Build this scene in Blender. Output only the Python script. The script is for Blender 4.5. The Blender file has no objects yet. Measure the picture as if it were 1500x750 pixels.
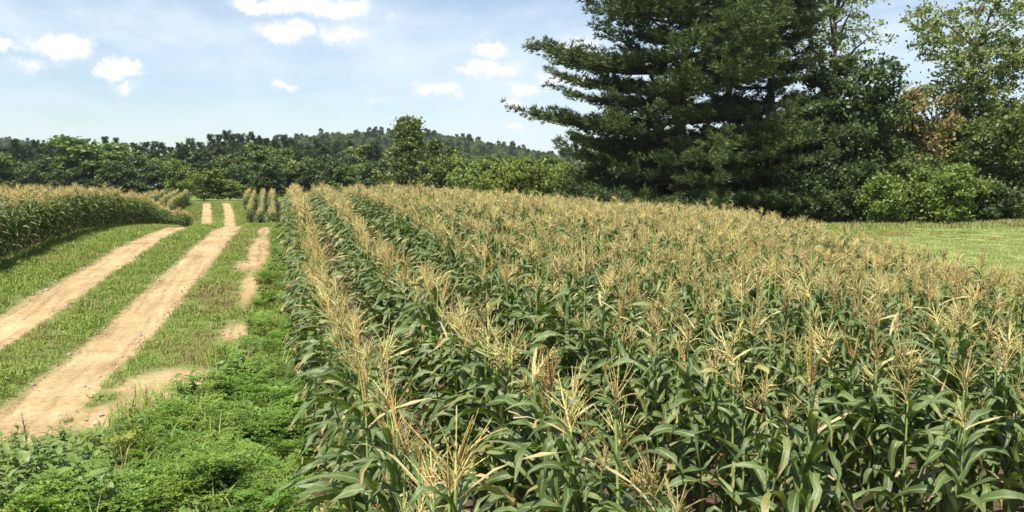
import bpy, math, random
import numpy as np
from mathutils import Vector, Matrix, Euler, noise as mnoise

R = math.radians
rng = np.random.default_rng(7)
random.seed(7)
sc = bpy.context.scene
COL = sc.collection

# ---------------------------------------------------------------- camera
CAM_H = 2.35
YAW = R(14.7)            # camera looks this far right of the crop rows (+Y)
PITCH = R(4.97)
FPX = 1299.0             # focal length in pixels of the 1500 px wide photograph
cam = bpy.data.cameras.new('camera')
cam.sensor_width = 36.0
cam.lens = 36.0 * FPX / 1500.0
cam.clip_start = 0.05
cam.clip_end = 12000
camo = bpy.data.objects.new('camera', cam)
COL.objects.link(camo)
camo.location = (0, 0, CAM_H)
camo.rotation_euler = (math.pi / 2 - PITCH, 0, -YAW)
sc.camera = camo

# ---------------------------------------------------------------- world and sun
SUN_EL, SUN_AZ = R(61), R(-143)     # azimuth from +Y, positive towards +X
sd = Vector((math.sin(SUN_AZ) * math.cos(SUN_EL), math.cos(SUN_AZ) * math.cos(SUN_EL), math.sin(SUN_EL)))
sunl = bpy.data.lights.new('sun', 'SUN')
sunl.energy = 4.8
sunl.angle = R(0.53)
sunl.color = (1.0, 0.95, 0.86)
suno = bpy.data.objects.new('sun', sunl)
COL.objects.link(suno)
suno.rotation_euler = (-sd).to_track_quat('-Z', 'Y').to_euler()

def pix_dir(px, py):
    """direction in the world of a photograph pixel"""
    d = Vector(((px - 750) / FPX, -(py - 375) / FPX, -1.0))
    d = Euler((math.pi / 2 - PITCH, 0, -YAW)).to_matrix() @ d
    return d.normalized()

world = bpy.data.worlds.new('World')
sc.world = world
world.use_nodes = True
wn, wl = world.node_tree.nodes, world.node_tree.links
wn.clear()
def N(nodes, t, **kw):
    n = nodes.new(t)
    for k, v in kw.items():
        setattr(n, k, v)
    return n
def wmath(op, a, b=None, c=None, clamp=False):
    n = N(wn, 'ShaderNodeMath', operation=op, use_clamp=clamp)
    for i, v in enumerate((a, b, c)):
        if v is None:
            continue
        if isinstance(v, (int, float)):
            n.inputs[i].default_value = v
        else:
            wl.new(v, n.inputs[i])
    return n.outputs[0]
tc = N(wn, 'ShaderNodeTexCoord')
DIR = tc.outputs['Generated']
sky = N(wn, 'ShaderNodeTexSky', sky_type='NISHITA', sun_disc=False)
sky.sun_elevation = SUN_EL
sky.sun_rotation = SUN_AZ
sky.altitude = 100
sky.air_density = 1.0
sky.dust_density = 0.35
sky.ozone_density = 1.6
# fluffy cumulus: a list of puffs, edges broken up by noise
nz = N(wn, 'ShaderNodeTexNoise')
nz.inputs['Scale'].default_value = 34
nz.inputs['Detail'].default_value = 8
nz.inputs['Roughness'].default_value = 0.68
wl.new(DIR, nz.inputs['Vector'])
nsub = N(wn, 'ShaderNodeVectorMath', operation='SUBTRACT')
wl.new(nz.outputs['Color'], nsub.inputs[0]); nsub.inputs[1].default_value = (0.5, 0.5, 0.5)
nmul = N(wn, 'ShaderNodeVectorMath', operation='MULTIPLY')
wl.new(nsub.outputs[0], nmul.inputs[0]); nmul.inputs[1].default_value = (0.07, 0.07, 0.044)
nadd = N(wn, 'ShaderNodeVectorMath', operation='ADD')
wl.new(DIR, nadd.inputs[0]); wl.new(nmul.outputs[0], nadd.inputs[1])
PD = nadd.outputs[0]
puffs = [(92, 66, 52, 24, 1), (15, 72, 24, 11, .9), (45, 97, 32, 13, .6), (178, 102, 38, 15, 1), (180, 126, 30, 11, .6),
         (395, 8, 75, 16, 1), (480, 10, 85, 19, 1), (418, 47, 46, 17, 1), (500, 53, 52, 20, .75), (580, 22, 40, 22, .4),
         (418, 131, 20, 9, .7), (545, 147, 44, 10, .5), (640, 132, 44, 14, .9), (720, 76, 34, 15, 1), (712, 101, 66, 15, 1),
         (770, 133, 44, 16, .8), (752, 152, 24, 12, .8), (752, 188, 26, 8, .8), (850, 75, 60, 26, .8), (830, 120, 50, 20, .8),
         (1290, 46, 34, 14, .4), (1335, 40, 36, 12, .3), (1485, 38, 34, 16, .35), (110, 22, 26, 10, .35), (20, 20, 60, 10, .3)]
# more of the same around the rest of the sky
prng = random.Random(5)
for k in range(26):
    a = R(prng.uniform(0, 360)); e = R(prng.uniform(9, 38))
    rel = (math.degrees(a) - 14.7 + 180) % 360 - 180
    if abs(rel) < 36 and math.degrees(e) < 15:
        continue
    puffs.append(((a, e), None, prng.uniform(40, 110), prng.uniform(14, 30), prng.uniform(.6, 1)))
acc = None
for (px, py, rx, ry, wgt) in puffs:
    if py is None:
        a, e = px
        d = Vector((math.sin(a) * math.cos(e), math.cos(a) * math.cos(e), math.sin(e)))
    else:
        d = pix_dir(px, py)
        a = math.atan2(d.x, d.y)
    m = N(wn, 'ShaderNodeMapping', vector_type='TEXTURE')
    m.inputs['Location'].default_value = d
    m.inputs['Rotation'].default_value = (0, 0, -a)
    m.inputs['Scale'].default_value = (rx / FPX * 1.18, 0.25, ry / FPX * 1.15)
    wl.new(PD, m.inputs['Vector'])
    ln = N(wn, 'ShaderNodeVectorMath', operation='LENGTH')
    wl.new(m.outputs[0], ln.inputs[0])
    f = wmath('SUBTRACT', 1.0, ln.outputs['Value'])
    f = wmath('MULTIPLY', wmath('MAXIMUM', f, 0.0), wgt)
    acc = f if acc is None else wmath('MAXIMUM', acc, f)
mr = N(wn, 'ShaderNodeMapRange', interpolation_type='SMOOTHSTEP')
wl.new(acc, mr.inputs['Value'])
mr.inputs['From Min'].default_value = 0.06
mr.inputs['From Max'].default_value = 0.70
CUM = mr.outputs[0]
# thin high veil, seen in perspective on a flat layer
sep = N(wn, 'ShaderNodeSeparateXYZ'); wl.new(DIR, sep.inputs[0])
zz = wmath('ADD', wmath('MAXIMUM', sep.outputs['Z'], 0.0), 0.10)
cmb = N(wn, 'ShaderNodeCombineXYZ')
wl.new(wmath('DIVIDE', sep.outputs['X'], zz), cmb.inputs[0])
wl.new(wmath('DIVIDE', sep.outputs['Y'], zz), cmb.inputs[1])
def veil(scale, det, lo, hi, seed):
    n = N(wn, 'ShaderNodeTexNoise'); n.inputs['Scale'].default_value = scale
    n.inputs['Detail'].default_value = det; n.inputs['Roughness'].default_value = .6
    mp = N(wn, 'ShaderNodeMapping'); mp.inputs['Location'].default_value = (seed, seed * .7, seed * .3)
    mp.inputs['Rotation'].default_value = (0, 0, .7); mp.inputs['Scale'].default_value = (1, .55, 1)
    wl.new(cmb.outputs[0], mp.inputs['Vector']); wl.new(mp.outputs[0], n.inputs['Vector'])
    r_ = N(wn, 'ShaderNodeMapRange', interpolation_type='SMOOTHSTEP')
    wl.new(n.outputs['Fac'], r_.inputs['Value'])
    r_.inputs['From Min'].default_value = lo; r_.inputs['From Max'].default_value = hi
    return r_.outputs[0]
V1 = veil(0.55, 6, 0.30, 0.68, 3.1)
V2 = veil(2.2, 7, 0.36, 0.72, 9.4)
V = wmath('MULTIPLY', wmath('ADD', wmath('MULTIPLY', V1, .42), wmath('MULTIPLY', V2, .48)), 1.0, clamp=True)
mix1 = N(wn, 'ShaderNodeMix', data_type='RGBA')
wl.new(V, mix1.inputs['Factor']); wl.new(sky.outputs[0], mix1.inputs[6])
mix1.inputs[7].default_value = (6.1, 6.9, 7.7, 1)
mix2 = N(wn, 'ShaderNodeMix', data_type='RGBA')
wl.new(CUM, mix2.inputs['Factor']); wl.new(mix1.outputs[2], mix2.inputs[6])
core = N(wn, 'ShaderNodeMapRange', interpolation_type='SMOOTHSTEP')
wl.new(acc, core.inputs['Value']); core.inputs['From Min'].default_value = .2; core.inputs['From Max'].default_value = .7
ccol = N(wn, 'ShaderNodeMix', data_type='RGBA'); wl.new(core.outputs[0], ccol.inputs['Factor'])
ccol.inputs[6].default_value = (6.5, 6.8, 7.4, 1); ccol.inputs[7].default_value = (8.2, 8.2, 8.2, 1)
wl.new(ccol.outputs[2], mix2.inputs[7])
bg = N(wn, 'ShaderNodeBackground'); bg.inputs['Strength'].default_value = 0.073
wl.new(mix2.outputs[2], bg.inputs['Color'])
wo = N(wn, 'ShaderNodeOutputWorld'); wl.new(bg.outputs[0], wo.inputs['Surface'])

sc.view_settings.view_transform = 'Standard'
sc.view_settings.look = 'None'
sc.view_settings.exposure = 0.95
sc.view_settings.gamma = 1.0
sc.view_settings.use_curve_mapping = False
sc.render.engine = 'CYCLES'
sc.cycles.use_denoising = True
sc.cycles.max_bounces = 6
sc.cycles.transparent_max_bounces = 6
sc.cycles.caustics_reflective = False
sc.cycles.caustics_refractive = False
sc.render.film_transparent = False

HAZE = 0.00012

# ---------------------------------------------------------------- materials
def new_mat(name):
    m = bpy.data.materials.new(name)
    m.use_nodes = True
    m.node_tree.nodes.clear()
    return m, m.node_tree.nodes, m.node_tree.links

def ramp(nodes, stops):
    r_ = nodes.new('ShaderNodeValToRGB')
    e = r_.color_ramp.elements
    while len(e) < len(stops):
        e.new(0.5)
    for el, (p, c) in zip(e, stops):
        el.position = p
        el.color = (*c, 1)
    return r_

def leaf_mat(name, cols, rough=.5, transl=.3, spec=.4, tcol=(1.25, 1.35, .6), objvar=0.0):
    """foliage: colour differs from leaf to leaf, some light passes through"""
    m, n, l = new_mat(name)
    geo = n.new('ShaderNodeNewGeometry')
    rp = ramp(n, [(i / max(1, len(cols) - 1), c) for i, c in enumerate(cols)])
    l.new(geo.outputs['Random Per Island'], rp.inputs[0])
    col = rp.outputs[0]
    if objvar:
        oi = n.new('ShaderNodeObjectInfo')
        hs = n.new('ShaderNodeHueSaturation')
        mr_ = n.new('ShaderNodeMapRange')
        l.new(oi.outputs['Random'], mr_.inputs[0])
        mr_.inputs[3].default_value = 1 - objvar; mr_.inputs[4].default_value = 1 + objvar
        l.new(mr_.outputs[0], hs.inputs['Value'])
        mh = n.new('ShaderNodeMath'); mh.operation = 'MULTIPLY'; mh.inputs[1].default_value = 7.31
        l.new(oi.outputs['Random'], mh.inputs[0])
        fr = n.new('ShaderNodeMath'); fr.operation = 'FRACT'; l.new(mh.outputs[0], fr.inputs[0])
        mr2 = n.new('ShaderNodeMapRange'); l.new(fr.outputs[0], mr2.inputs[0])
        mr2.inputs[3].default_value = .5 - objvar * .07; mr2.inputs[4].default_value = .5 + objvar * .07
        l.new(mr2.outputs[0], hs.inputs['Hue'])
        l.new(col, hs.inputs['Color']); col = hs.outputs[0]
    bs = n.new('ShaderNodeBsdfPrincipled')
    bs.inputs['Roughness'].default_value = rough
    bs.inputs['Specular IOR Level'].default_value = spec
    l.new(col, bs.inputs['Base Color'])
    tr = n.new('ShaderNodeBsdfTranslucent')
    mc = n.new('ShaderNodeMix'); mc.data_type = 'RGBA'; mc.blend_type = 'MULTIPLY'
    mc.inputs['Factor'].default_value = 1
    l.new(col, mc.inputs[6]); mc.inputs[7].default_value = (*tcol, 1)
    l.new(mc.outputs[2], tr.inputs['Color'])
    mx = n.new('ShaderNodeMixShader'); mx.inputs[0].default_value = transl
    l.new(bs.outputs[0], mx.inputs[1]); l.new(tr.outputs[0], mx.inputs[2])
    o = n.new('ShaderNodeOutputMaterial'); l.new(mx.outputs[0], o.inputs[0])
    return m

def solid_mat(name, c1, c2, scale=8, rough=.8, bump=0.0, spec=.3):
    m, n, l = new_mat(name)
    t = n.new('ShaderNodeTexCoord'); nz_ = n.new('ShaderNodeTexNoise')
    nz_.inputs['Scale'].default_value = scale; nz_.inputs['Detail'].default_value = 5
    l.new(t.outputs['Object'], nz_.inputs['Vector'])
    rp = ramp(n, [(.3, c1), (.7, c2)]); l.new(nz_.outputs['Fac'], rp.inputs[0])
    bs = n.new('ShaderNodeBsdfPrincipled'); l.new(rp.outputs[0], bs.inputs['Base Color'])
    bs.inputs['Roughness'].default_value = rough; bs.inputs['Specular IOR Level'].default_value = spec
    if bump:
        b = n.new('ShaderNodeBump'); b.inputs['Strength'].default_value = bump; b.inputs['Distance'].default_value = .05
        l.new(nz_.outputs['Fac'], b.inputs['Height']); l.new(b.outputs[0], bs.inputs['Normal'])
    o = n.new('ShaderNodeOutputMaterial'); l.new(bs.outputs[0], o.inputs[0])
    return m

M = {}
# corn leaf: dark blue-green blade, pale midrib, waxy sheen
def corn_leaf_mat():
    m, n, l = new_mat('corn_leaf')
    geo = n.new('ShaderNodeNewGeometry')
    uv = n.new('ShaderNodeUVMap'); uv.uv_map = 'UVMap'
    sp = n.new('ShaderNodeSeparateXYZ'); l.new(uv.outputs[0], sp.inputs[0])
    oi = n.new('ShaderNodeObjectInfo')
    ad = n.new('ShaderNodeMath'); ad.operation = 'ADD'
    l.new(geo.outputs['Random Per Island'], ad.inputs[0]); l.new(oi.outputs['Random'], ad.inputs[1])
    fr = n.new('ShaderNodeMath'); fr.operation = 'FRACT'; l.new(ad.outputs[0], fr.inputs[0])
    rp = ramp(n, [(0, (.064, .100, .026)), (.5, (.094, .138, .038)), (.90, (.140, .188, .056)), (1, (.26, .25, .08))])
    l.new(fr.outputs[0], rp.inputs[0])
    # midrib
    a1 = n.new('ShaderNodeMath'); a1.operation = 'SUBTRACT'; a1.inputs[1].default_value = .5
    l.new(sp.outputs['X'], a1.inputs[0])
    a2 = n.new('ShaderNodeMath'); a2.operation = 'ABSOLUTE'; l.new(a1.outputs[0], a2.inputs[0])
    a3 = n.new('ShaderNodeMapRange'); l.new(a2.outputs[0], a3.inputs[0])
    a3.inputs[1].default_value = .04; a3.inputs[2].default_value = .09; a3.inputs[3].default_value = .75; a3.inputs[4].default_value = 0
    mx0 = n.new('ShaderNodeMix'); mx0.data_type = 'RGBA'
    l.new(a3.outputs[0], mx0.inputs['Factor']); l.new(rp.outputs[0], mx0.inputs[6]); mx0.inputs[7].default_value = (.25, .31, .14, 1)
    # withered tip on some leaves
    b1 = n.new('ShaderNodeMath'); b1.operation = 'MULTIPLY_ADD'; b1.inputs[1].default_value = .5; b1.inputs[2].default_value = -.33
    l.new(fr.outputs[0], b1.inputs[0])
    b2 = n.new('ShaderNodeMath'); b2.operation = 'ADD'; l.new(sp.outputs['Y'], b2.inputs[0]); l.new(b1.outputs[0], b2.inputs[1])
    b3 = n.new('ShaderNodeMapRange'); l.new(b2.outputs[0], b3.inputs[0]); b3.inputs[1].default_value = .86; b3.inputs[2].default_value = 1.05
    mx1 = n.new('ShaderNodeMix'); mx1.data_type = 'RGBA'
    l.new(b3.outputs[0], mx1.inputs['Factor']); l.new(mx0.outputs[2], mx1.inputs[6]); mx1.inputs[7].default_value = (.36, .27, .12, 1)
    ob = n.new('ShaderNodeTexCoord'); bn = n.new('ShaderNodeTexNoise'); bn.inputs['Scale'].default_value = 22; bn.inputs['Detail'].default_value = 5; bn.inputs['Roughness'].default_value = .7
    l.new(ob.outputs['Object'], bn.inputs['Vector'])
    br = ramp(n, [(.3, (.72, .76, .70)), (.52, (1, 1, 1)), (.66, (1.12, 1.08, 1.0)), (.74, (1.7, 1.35, .9))]); l.new(bn.outputs['Fac'], br.inputs[0])
    mb_ = n.new('ShaderNodeMix'); mb_.data_type = 'RGBA'; mb_.blend_type = 'MULTIPLY'; mb_.inputs['Factor'].default_value = 1
    l.new(mx1.outputs[2], mb_.inputs[6]); l.new(br.outputs[0], mb_.inputs[7])
    col = mb_.outputs[2]
    bs = n.new('ShaderNodeBsdfPrincipled'); l.new(col, bs.inputs['Base Color'])
    bs.inputs['Roughness'].default_value = .44; bs.inputs['Specular IOR Level'].default_value = .5
    # fine ribs along the blade
    wv = n.new('ShaderNodeMath'); wv.operation = 'SINE'
    wm = n.new('ShaderNodeMath'); wm.operation = 'MULTIPLY'; wm.inputs[1].default_value = 70
    l.new(sp.outputs['X'], wm.inputs[0]); l.new(wm.outputs[0], wv.inputs[0])
    bp = n.new('ShaderNodeBump'); bp.inputs['Strength'].default_value = .25; bp.inputs['Distance'].default_value = .004
    l.new(wv.outputs[0], bp.inputs['Height']); l.new(bp.outputs[0], bs.inputs['Normal'])
    tr = n.new('ShaderNodeBsdfTranslucent')
    mc = n.new('ShaderNodeMix'); mc.data_type = 'RGBA'; mc.blend_type = 'MULTIPLY'; mc.inputs['Factor'].default_value = 1
    l.new(col, mc.inputs[6]); mc.inputs[7].default_value = (1.3, 1.5, .5, 1); l.new(mc.outputs[2], tr.inputs['Color'])
    mx = n.new('ShaderNodeMixShader'); mx.inputs[0].default_value = .22
    l.new(bs.outputs[0], mx.inputs[1]); l.new(tr.outputs[0], mx.inputs[2])
    o = n.new('ShaderNodeOutputMaterial'); l.new(mx.outputs[0], o.inputs[0])
    return m
M['corn_leaf'] = corn_leaf_mat()
M['corn_dry'] = leaf_mat('corn_dry_leaf', [(.36, .30, .13), (.45, .39, .21), (.30, .29, .10)], .7, .25, .2, (1.1, 1, .7))
M['corn_stalk'] = leaf_mat('corn_stalk', [(.20, .28, .07), (.26, .34, .10)], .5, .0, .4, objvar=.15)
M['tassel'] = leaf_mat('corn_tassel', [(.47, .38, .130), (.57, .48, .19), (.65, .57, .28), (.49, .39, .13), (.43, .38, .14)], .8, .22, .15, (1.1, 1, .6), objvar=.24)
M['tassel_brown'] = leaf_mat('corn_tassel_brown', [(.44, .29, .095), (.52, .37, .14), (.42, .30, .11)], .8, .15, .15, (1.1, .9, .5), objvar=.2)
M['husk'] = leaf_mat('corn_husk', [(.20, .27, .09), (.27, .32, .13)], .6, .1, .3)
M['silk'] = leaf_mat('corn_silk', [(.22, .08, .035), (.32, .14, .06), (.42, .24, .11)], .7, .1, .2)
M['bark'] = solid_mat('bark', (.055, .045, .036), (.13, .105, .085), 9, .9, .6)
M['pine_bark'] = solid_mat('pine_bark', (.04, .033, .028), (.095, .078, .065), 7, .9, .6)
M['pine'] = leaf_mat('pine_needles', [(.036, .064, .026), (.054, .088, .032), (.084, .118, .042)], .55, .16, .3, objvar=.14)
M['pine_light'] = leaf_mat('pine_needles_pale', [(.046, .076, .026), (.078, .112, .035), (.125, .158, .050)], .55, .2, .3, objvar=.1)
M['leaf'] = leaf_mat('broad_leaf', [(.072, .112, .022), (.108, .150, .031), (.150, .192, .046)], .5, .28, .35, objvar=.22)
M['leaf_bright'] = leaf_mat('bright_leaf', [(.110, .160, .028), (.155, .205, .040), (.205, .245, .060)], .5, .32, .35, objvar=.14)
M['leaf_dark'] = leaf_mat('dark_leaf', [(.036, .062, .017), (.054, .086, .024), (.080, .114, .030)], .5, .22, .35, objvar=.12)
M['leaf_pale'] = leaf_mat('pale_leaf', [(.130, .175, .052), (.175, .215, .070), (.220, .250, .095)], .5, .34, .35, objvar=.08)
M['leaf_brown'] = leaf_mat('brown_leaf', [(.30, .165, .085), (.12, .16, .04), (.32, .20, .10), (.14, .18, .05), (.28, .19, .09)], .6, .3, .25)
M['grass'] = leaf_mat('grass_blade', [(.115, .190, .026), (.160, .240, .038), (.210, .270, .058), (.27, .28, .09)], .55, .3, .3, objvar=.2)
M['grass_dry'] = leaf_mat('dry_grass_blade', [(.30, .22, .10), (.24, .15, .07), (.19, .17, .06), (.36, .29, .15)], .7, .25, .2)
M['meadow_grass'] = leaf_mat('meadow_blade', [(.22, .270, .090), (.28, .320, .118), (.35, .355, .155)], .6, .3, .2, objvar=.2)
M['weed'] = leaf_mat('feathery_weed', [(.105, .190, .024), (.145, .235, .036), (.195, .280, .054)], .5, .32, .3, objvar=.22)
M['weed_yellow'] = leaf_mat('yellow_weed', [(.19, .24, .030), (.25, .29, .050), (.30, .30, .06)], .5, .3, .3)
M['broadweed'] = leaf_mat('broadleaf_weed', [(.110, .170, .036), (.150, .215, .050), (.210, .265, .090)], .45, .28, .4)
M['tallweed'] = leaf_mat('tall_weed', [(.055, .105, .032), (.080, .135, .045)], .5, .25, .35)

def dirt_nodes(n, l, pos):
    """sandy track earth: returns colour and height sockets"""
    n1 = n.new('ShaderNodeTexNoise'); n1.inputs['Scale'].default_value = .9; n1.inputs['Detail'].default_value = 8; n1.inputs['Roughness'].default_value = .65
    l.new(pos, n1.inputs['Vector'])
    n2 = n.new('ShaderNodeTexNoise'); n2.inputs['Scale'].default_value = 14; n2.inputs['Detail'].default_value = 6; n2.inputs['Roughness'].default_value = .7
    l.new(pos, n2.inputs['Vector'])
    r1 = ramp(n, [(.28, (.25, .172, .088)), (.5, (.385, .280, .148)), (.72, (.48, .37, .212))])
    l.new(n1.outputs['Fac'], r1.inputs[0])
    r2 = ramp(n, [(.25, (.60, .56, .52)), (.55, (1, 1, 1)), (.8, (1.12, 1.1, 1.06))])
    l.new(n2.outputs['Fac'], r2.inputs[0])
    mu = n.new('ShaderNodeMix'); mu.data_type = 'RGBA'; mu.blend_type = 'MULTIPLY'; mu.inputs['Factor'].default_value = 1
    l.new(r1.outputs[0], mu.inputs[6]); l.new(r2.outputs[0], mu.inputs[7])
    # wheel streaks along the road
    sm = n.new('ShaderNodeMapping'); sm.inputs['Scale'].default_value = (9, .45, 1); l.new(pos, sm.inputs['Vector'])
    n3 = n.new('ShaderNodeTexNoise'); n3.inputs['Scale'].default_value = 1; n3.inputs['Detail'].default_value = 4; l.new(sm.outputs[0], n3.inputs['Vector'])
    r3 = ramp(n, [(.32, (.74, .70, .66)), (.5, (1, 1, 1)), (.7, (1.1, 1.08, 1.05))]); l.new(n3.outputs['Fac'], r3.inputs[0])
    m3 = n.new('ShaderNodeMix'); m3.data_type = 'RGBA'; m3.blend_type = 'MULTIPLY'; m3.inputs['Factor'].default_value = .8
    l.new(mu.outputs[2], m3.inputs[6]); l.new(r3.outputs[0], m3.inputs[7])
    return m3.outputs[2], n2.outputs['Fac']

def dirt_mat():
    m, n, l = new_mat('track_earth')
    g = n.new('ShaderNodeNewGeometry')
    c, h = dirt_nodes(n, l, g.outputs['Position'])
    bs = n.new('ShaderNodeBsdfPrincipled'); l.new(c, bs.inputs['Base Color'])
    bs.inputs['Roughness'].default_value = .95; bs.inputs['Specular IOR Level'].default_value = .1
    b = n.new('ShaderNodeBump'); b.inputs['Strength'].default_value = .7; b.inputs['Distance'].default_value = .03
    l.new(h, b.inputs['Height']); l.new(b.outputs[0], bs.inputs['Normal'])
    o = n.new('ShaderNodeOutputMaterial'); l.new(bs.outputs[0], o.inputs[0])
    return m
M['dirt'] = dirt_mat()

def ground_mat():
    m, n, l = new_mat('field_ground')
    g = n.new('ShaderNodeNewGeometry')
    dc, h = dirt_nodes(n, l, g.outputs['Position'])
    at = n.new('ShaderNodeAttribute'); at.attribute_name = 'cover'
    sp = n.new('ShaderNodeSeparateColor'); l.new(at.outputs['Color'], sp.inputs[0])
    nz_ = n.new('ShaderNodeTexNoise'); nz_.inputs['Scale'].default_value = 3.2; nz_.inputs['Detail'].default_value = 8; nz_.inputs['Roughness'].default_value = .7
    l.new(g.outputs['Position'], nz_.inputs['Vector'])
    nf = n.new('ShaderNodeTexNoise'); nf.inputs['Scale'].default_value = 30; nf.inputs['Detail'].default_value = 4
    l.new(g.outputs['Position'], nf.inputs['Vector'])
    green = ramp(n, [(.3, (.085, .12, .03)), (.5, (.13, .165, .045)), (.68, (.20, .20, .08))]); l.new(nf.outputs['Fac'], green.inputs[0])
    soil = ramp(n, [(.3, (.06, .042, .028)), (.6, (.11, .078, .050)), (.8, (.17, .12, .075))]); l.new(nf.outputs['Fac'], soil.inputs[0])
    mead = ramp(n, [(.3, (.19, .24, .075)), (.55, (.25, .29, .10)), (.75, (.33, .33, .14))]); l.new(nz_.outputs['Fac'], mead.inputs[0])
    def soft(sock, w=.55):
        a = n.new('ShaderNodeMath'); a.operation = 'MULTIPLY_ADD'; l.new(nz_.outputs['Fac'], a.inputs[0]); a.inputs[1].default_value = w; a.inputs[2].default_value = -w * .5
        b = n.new('ShaderNodeMath'); b.operation = 'ADD'; l.new(sock, b.inputs[0]); l.new(a.outputs[0], b.inputs[1])
        c = n.new('ShaderNodeMapRange'); c.interpolation_type = 'SMOOTHSTEP'; l.new(b.outputs[0], c.inputs[0]); c.inputs[1].default_value = .2; c.inputs[2].default_value = .8
        return c.outputs[0]
    def mixc(f, a, b):
        x = n.new('ShaderNodeMix'); x.data_type = 'RGBA'; l.new(f, x.inputs['Factor']); l.new(a, x.inputs[6]); l.new(b, x.inputs[7]); return x.outputs[2]
    c = mixc(soft(sp.outputs['Green']), green.outputs[0], soil.outputs[0])
    c = mixc(soft(sp.outputs['Blue']), c, mead.outputs[0])
    c = mixc(soft(sp.outputs['Red'], .8), c, dc)
    bs = n.new('ShaderNodeBsdfPrincipled'); l.new(c, bs.inputs['Base Color'])
    bs.inputs['Roughness'].default_value = .95; bs.inputs['Specular IOR Level'].default_value = .1
    b = n.new('ShaderNodeBump'); b.inputs['Strength'].default_value = .8; b.inputs['Distance'].default_value = .05
    l.new(nf.outputs['Fac'], b.inputs['Height']); l.new(b.outputs[0], bs.inputs['Normal'])
    o = n.new('ShaderNodeOutputMaterial'); l.new(bs.outputs[0], o.inputs[0])
    return m
M['ground'] = ground_mat()

# ---------------------------------------------------------------- helpers
class MB:
    """collects vertices and faces, then links them as one mesh object"""
    def __init__(s):
        s.v = []; s.f = []; s.uv = []; s.mi = []; s.n = 0
    def add(s, v, f, uv=None, mi=0):
        v = np.asarray(v, float); f = [tuple(int(i) + s.n for i in q) for q in f]
        s.v.append(v); s.f.extend(f); s.n += len(v)
        s.mi.extend([mi] * len(f))
        s.uv.append(np.zeros((len(v), 2)) if uv is None else np.asarray(uv, float))
    def add_quads(s, v4, mi=0):
        """v4: (n,4,3) loose quads"""
        n_ = len(v4)
        idx = np.arange(n_ * 4).reshape(n_, 4) + s.n
        s.v.append(v4.reshape(-1, 3)); s.f.extend(map(tuple, idx.tolist())); s.n += n_ * 4
        s.mi.extend([mi] * n_); s.uv.append(np.zeros((n_ * 4, 2)))
    def tube(s, pts, rad, k=5, mi=0, cap=True):
        pts = np.asarray(pts, float); n_ = len(pts)
        rad = np.broadcast_to(np.asarray(rad, float), (n_,))
        d = np.gradient(pts, axis=0); d /= np.linalg.norm(d, axis=1)[:, None] + 1e-9
        ref = np.array([1, 0, 0.]) if abs(d[0][0]) < .8 else np.array([0, 1, 0.])
        u = np.cross(d, ref); u /= np.linalg.norm(u, axis=1)[:, None] + 1e-9
        w = np.cross(d, u)
        a = np.arange(k) / k * 2 * math.pi
        ring = u[:, None, :] * np.cos(a)[None, :, None] + w[:, None, :] * np.sin(a)[None, :, None]
        v = (pts[:, None, :] + ring * rad[:, None, None]).reshape(-1, 3)
        f = []
        for i in range(n_ - 1):
            for j in range(k):
                j2 = (j + 1) % k
                f.append((i * k + j, i * k + j2, (i + 1) * k + j2, (i + 1) * k + j))
        if cap:
            f.append(tuple(range(k - 1, -1, -1))); f.append(tuple((n_ - 1) * k + j for j in range(k)))
        s.add(v, f, None, mi)
    def mesh(s, name, mats, smooth=False, uv=False):
        me = bpy.data.meshes.new(name)
        v = np.concatenate(s.v) if s.v else np.zeros((0, 3))
        me.vertices.add(len(v)); me.vertices.foreach_set('co', v.astype(np.float32).ravel())
        tot = np.fromiter((len(f) for f in s.f), dtype=np.int32, count=len(s.f))
        li = np.fromiter((i for f in s.f for i in f), dtype=np.int32, count=int(tot.sum()))
        me.loops.add(len(li)); me.loops.foreach_set('vertex_index', li)
        me.polygons.add(len(tot))
        st = np.concatenate([[0], np.cumsum(tot)[:-1]]).astype(np.int32) if len(tot) else np.zeros(0, np.int32)
        me.polygons.foreach_set('loop_start', st)
        me.polygons.foreach_set('loop_total', tot)
        for m in (mats if isinstance(mats, (list, tuple)) else [mats]):
            me.materials.append(m)
        me.polygons.foreach_set('material_index', np.asarray(s.mi, np.int32))
        if smooth:
            me.polygons.foreach_set('use_smooth', np.ones(len(tot), bool))
        if uv:
            l_ = me.uv_layers.new(name='UVMap')
            l_.data.foreach_set('uv', np.concatenate(s.uv)[li].astype(np.float32).ravel())
        me.update(); me.validate()
        return me

def obj(name, me, parent=None, loc=None, coll=COL):
    o = bpy.data.objects.new(name, me); coll.objects.link(o)
    if parent is not None:
        o.parent = parent
    if loc is not None:
        o.location = loc
    return o
def tag(o, label, cat, group=None, kind=None):
    o['label'] = label; o['category'] = cat
    if group: o['group'] = group
    if kind: o['kind'] = kind
    return o
def struct(o, label=None):
    o['kind'] = 'structure'
    if label: o['label'] = label
    return o

def sstep(a, b, x):
    t = np.clip((np.asarray(x, float) - a) / (b - a), 0, 1)
    return t * t * (3 - 2 * t)

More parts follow.
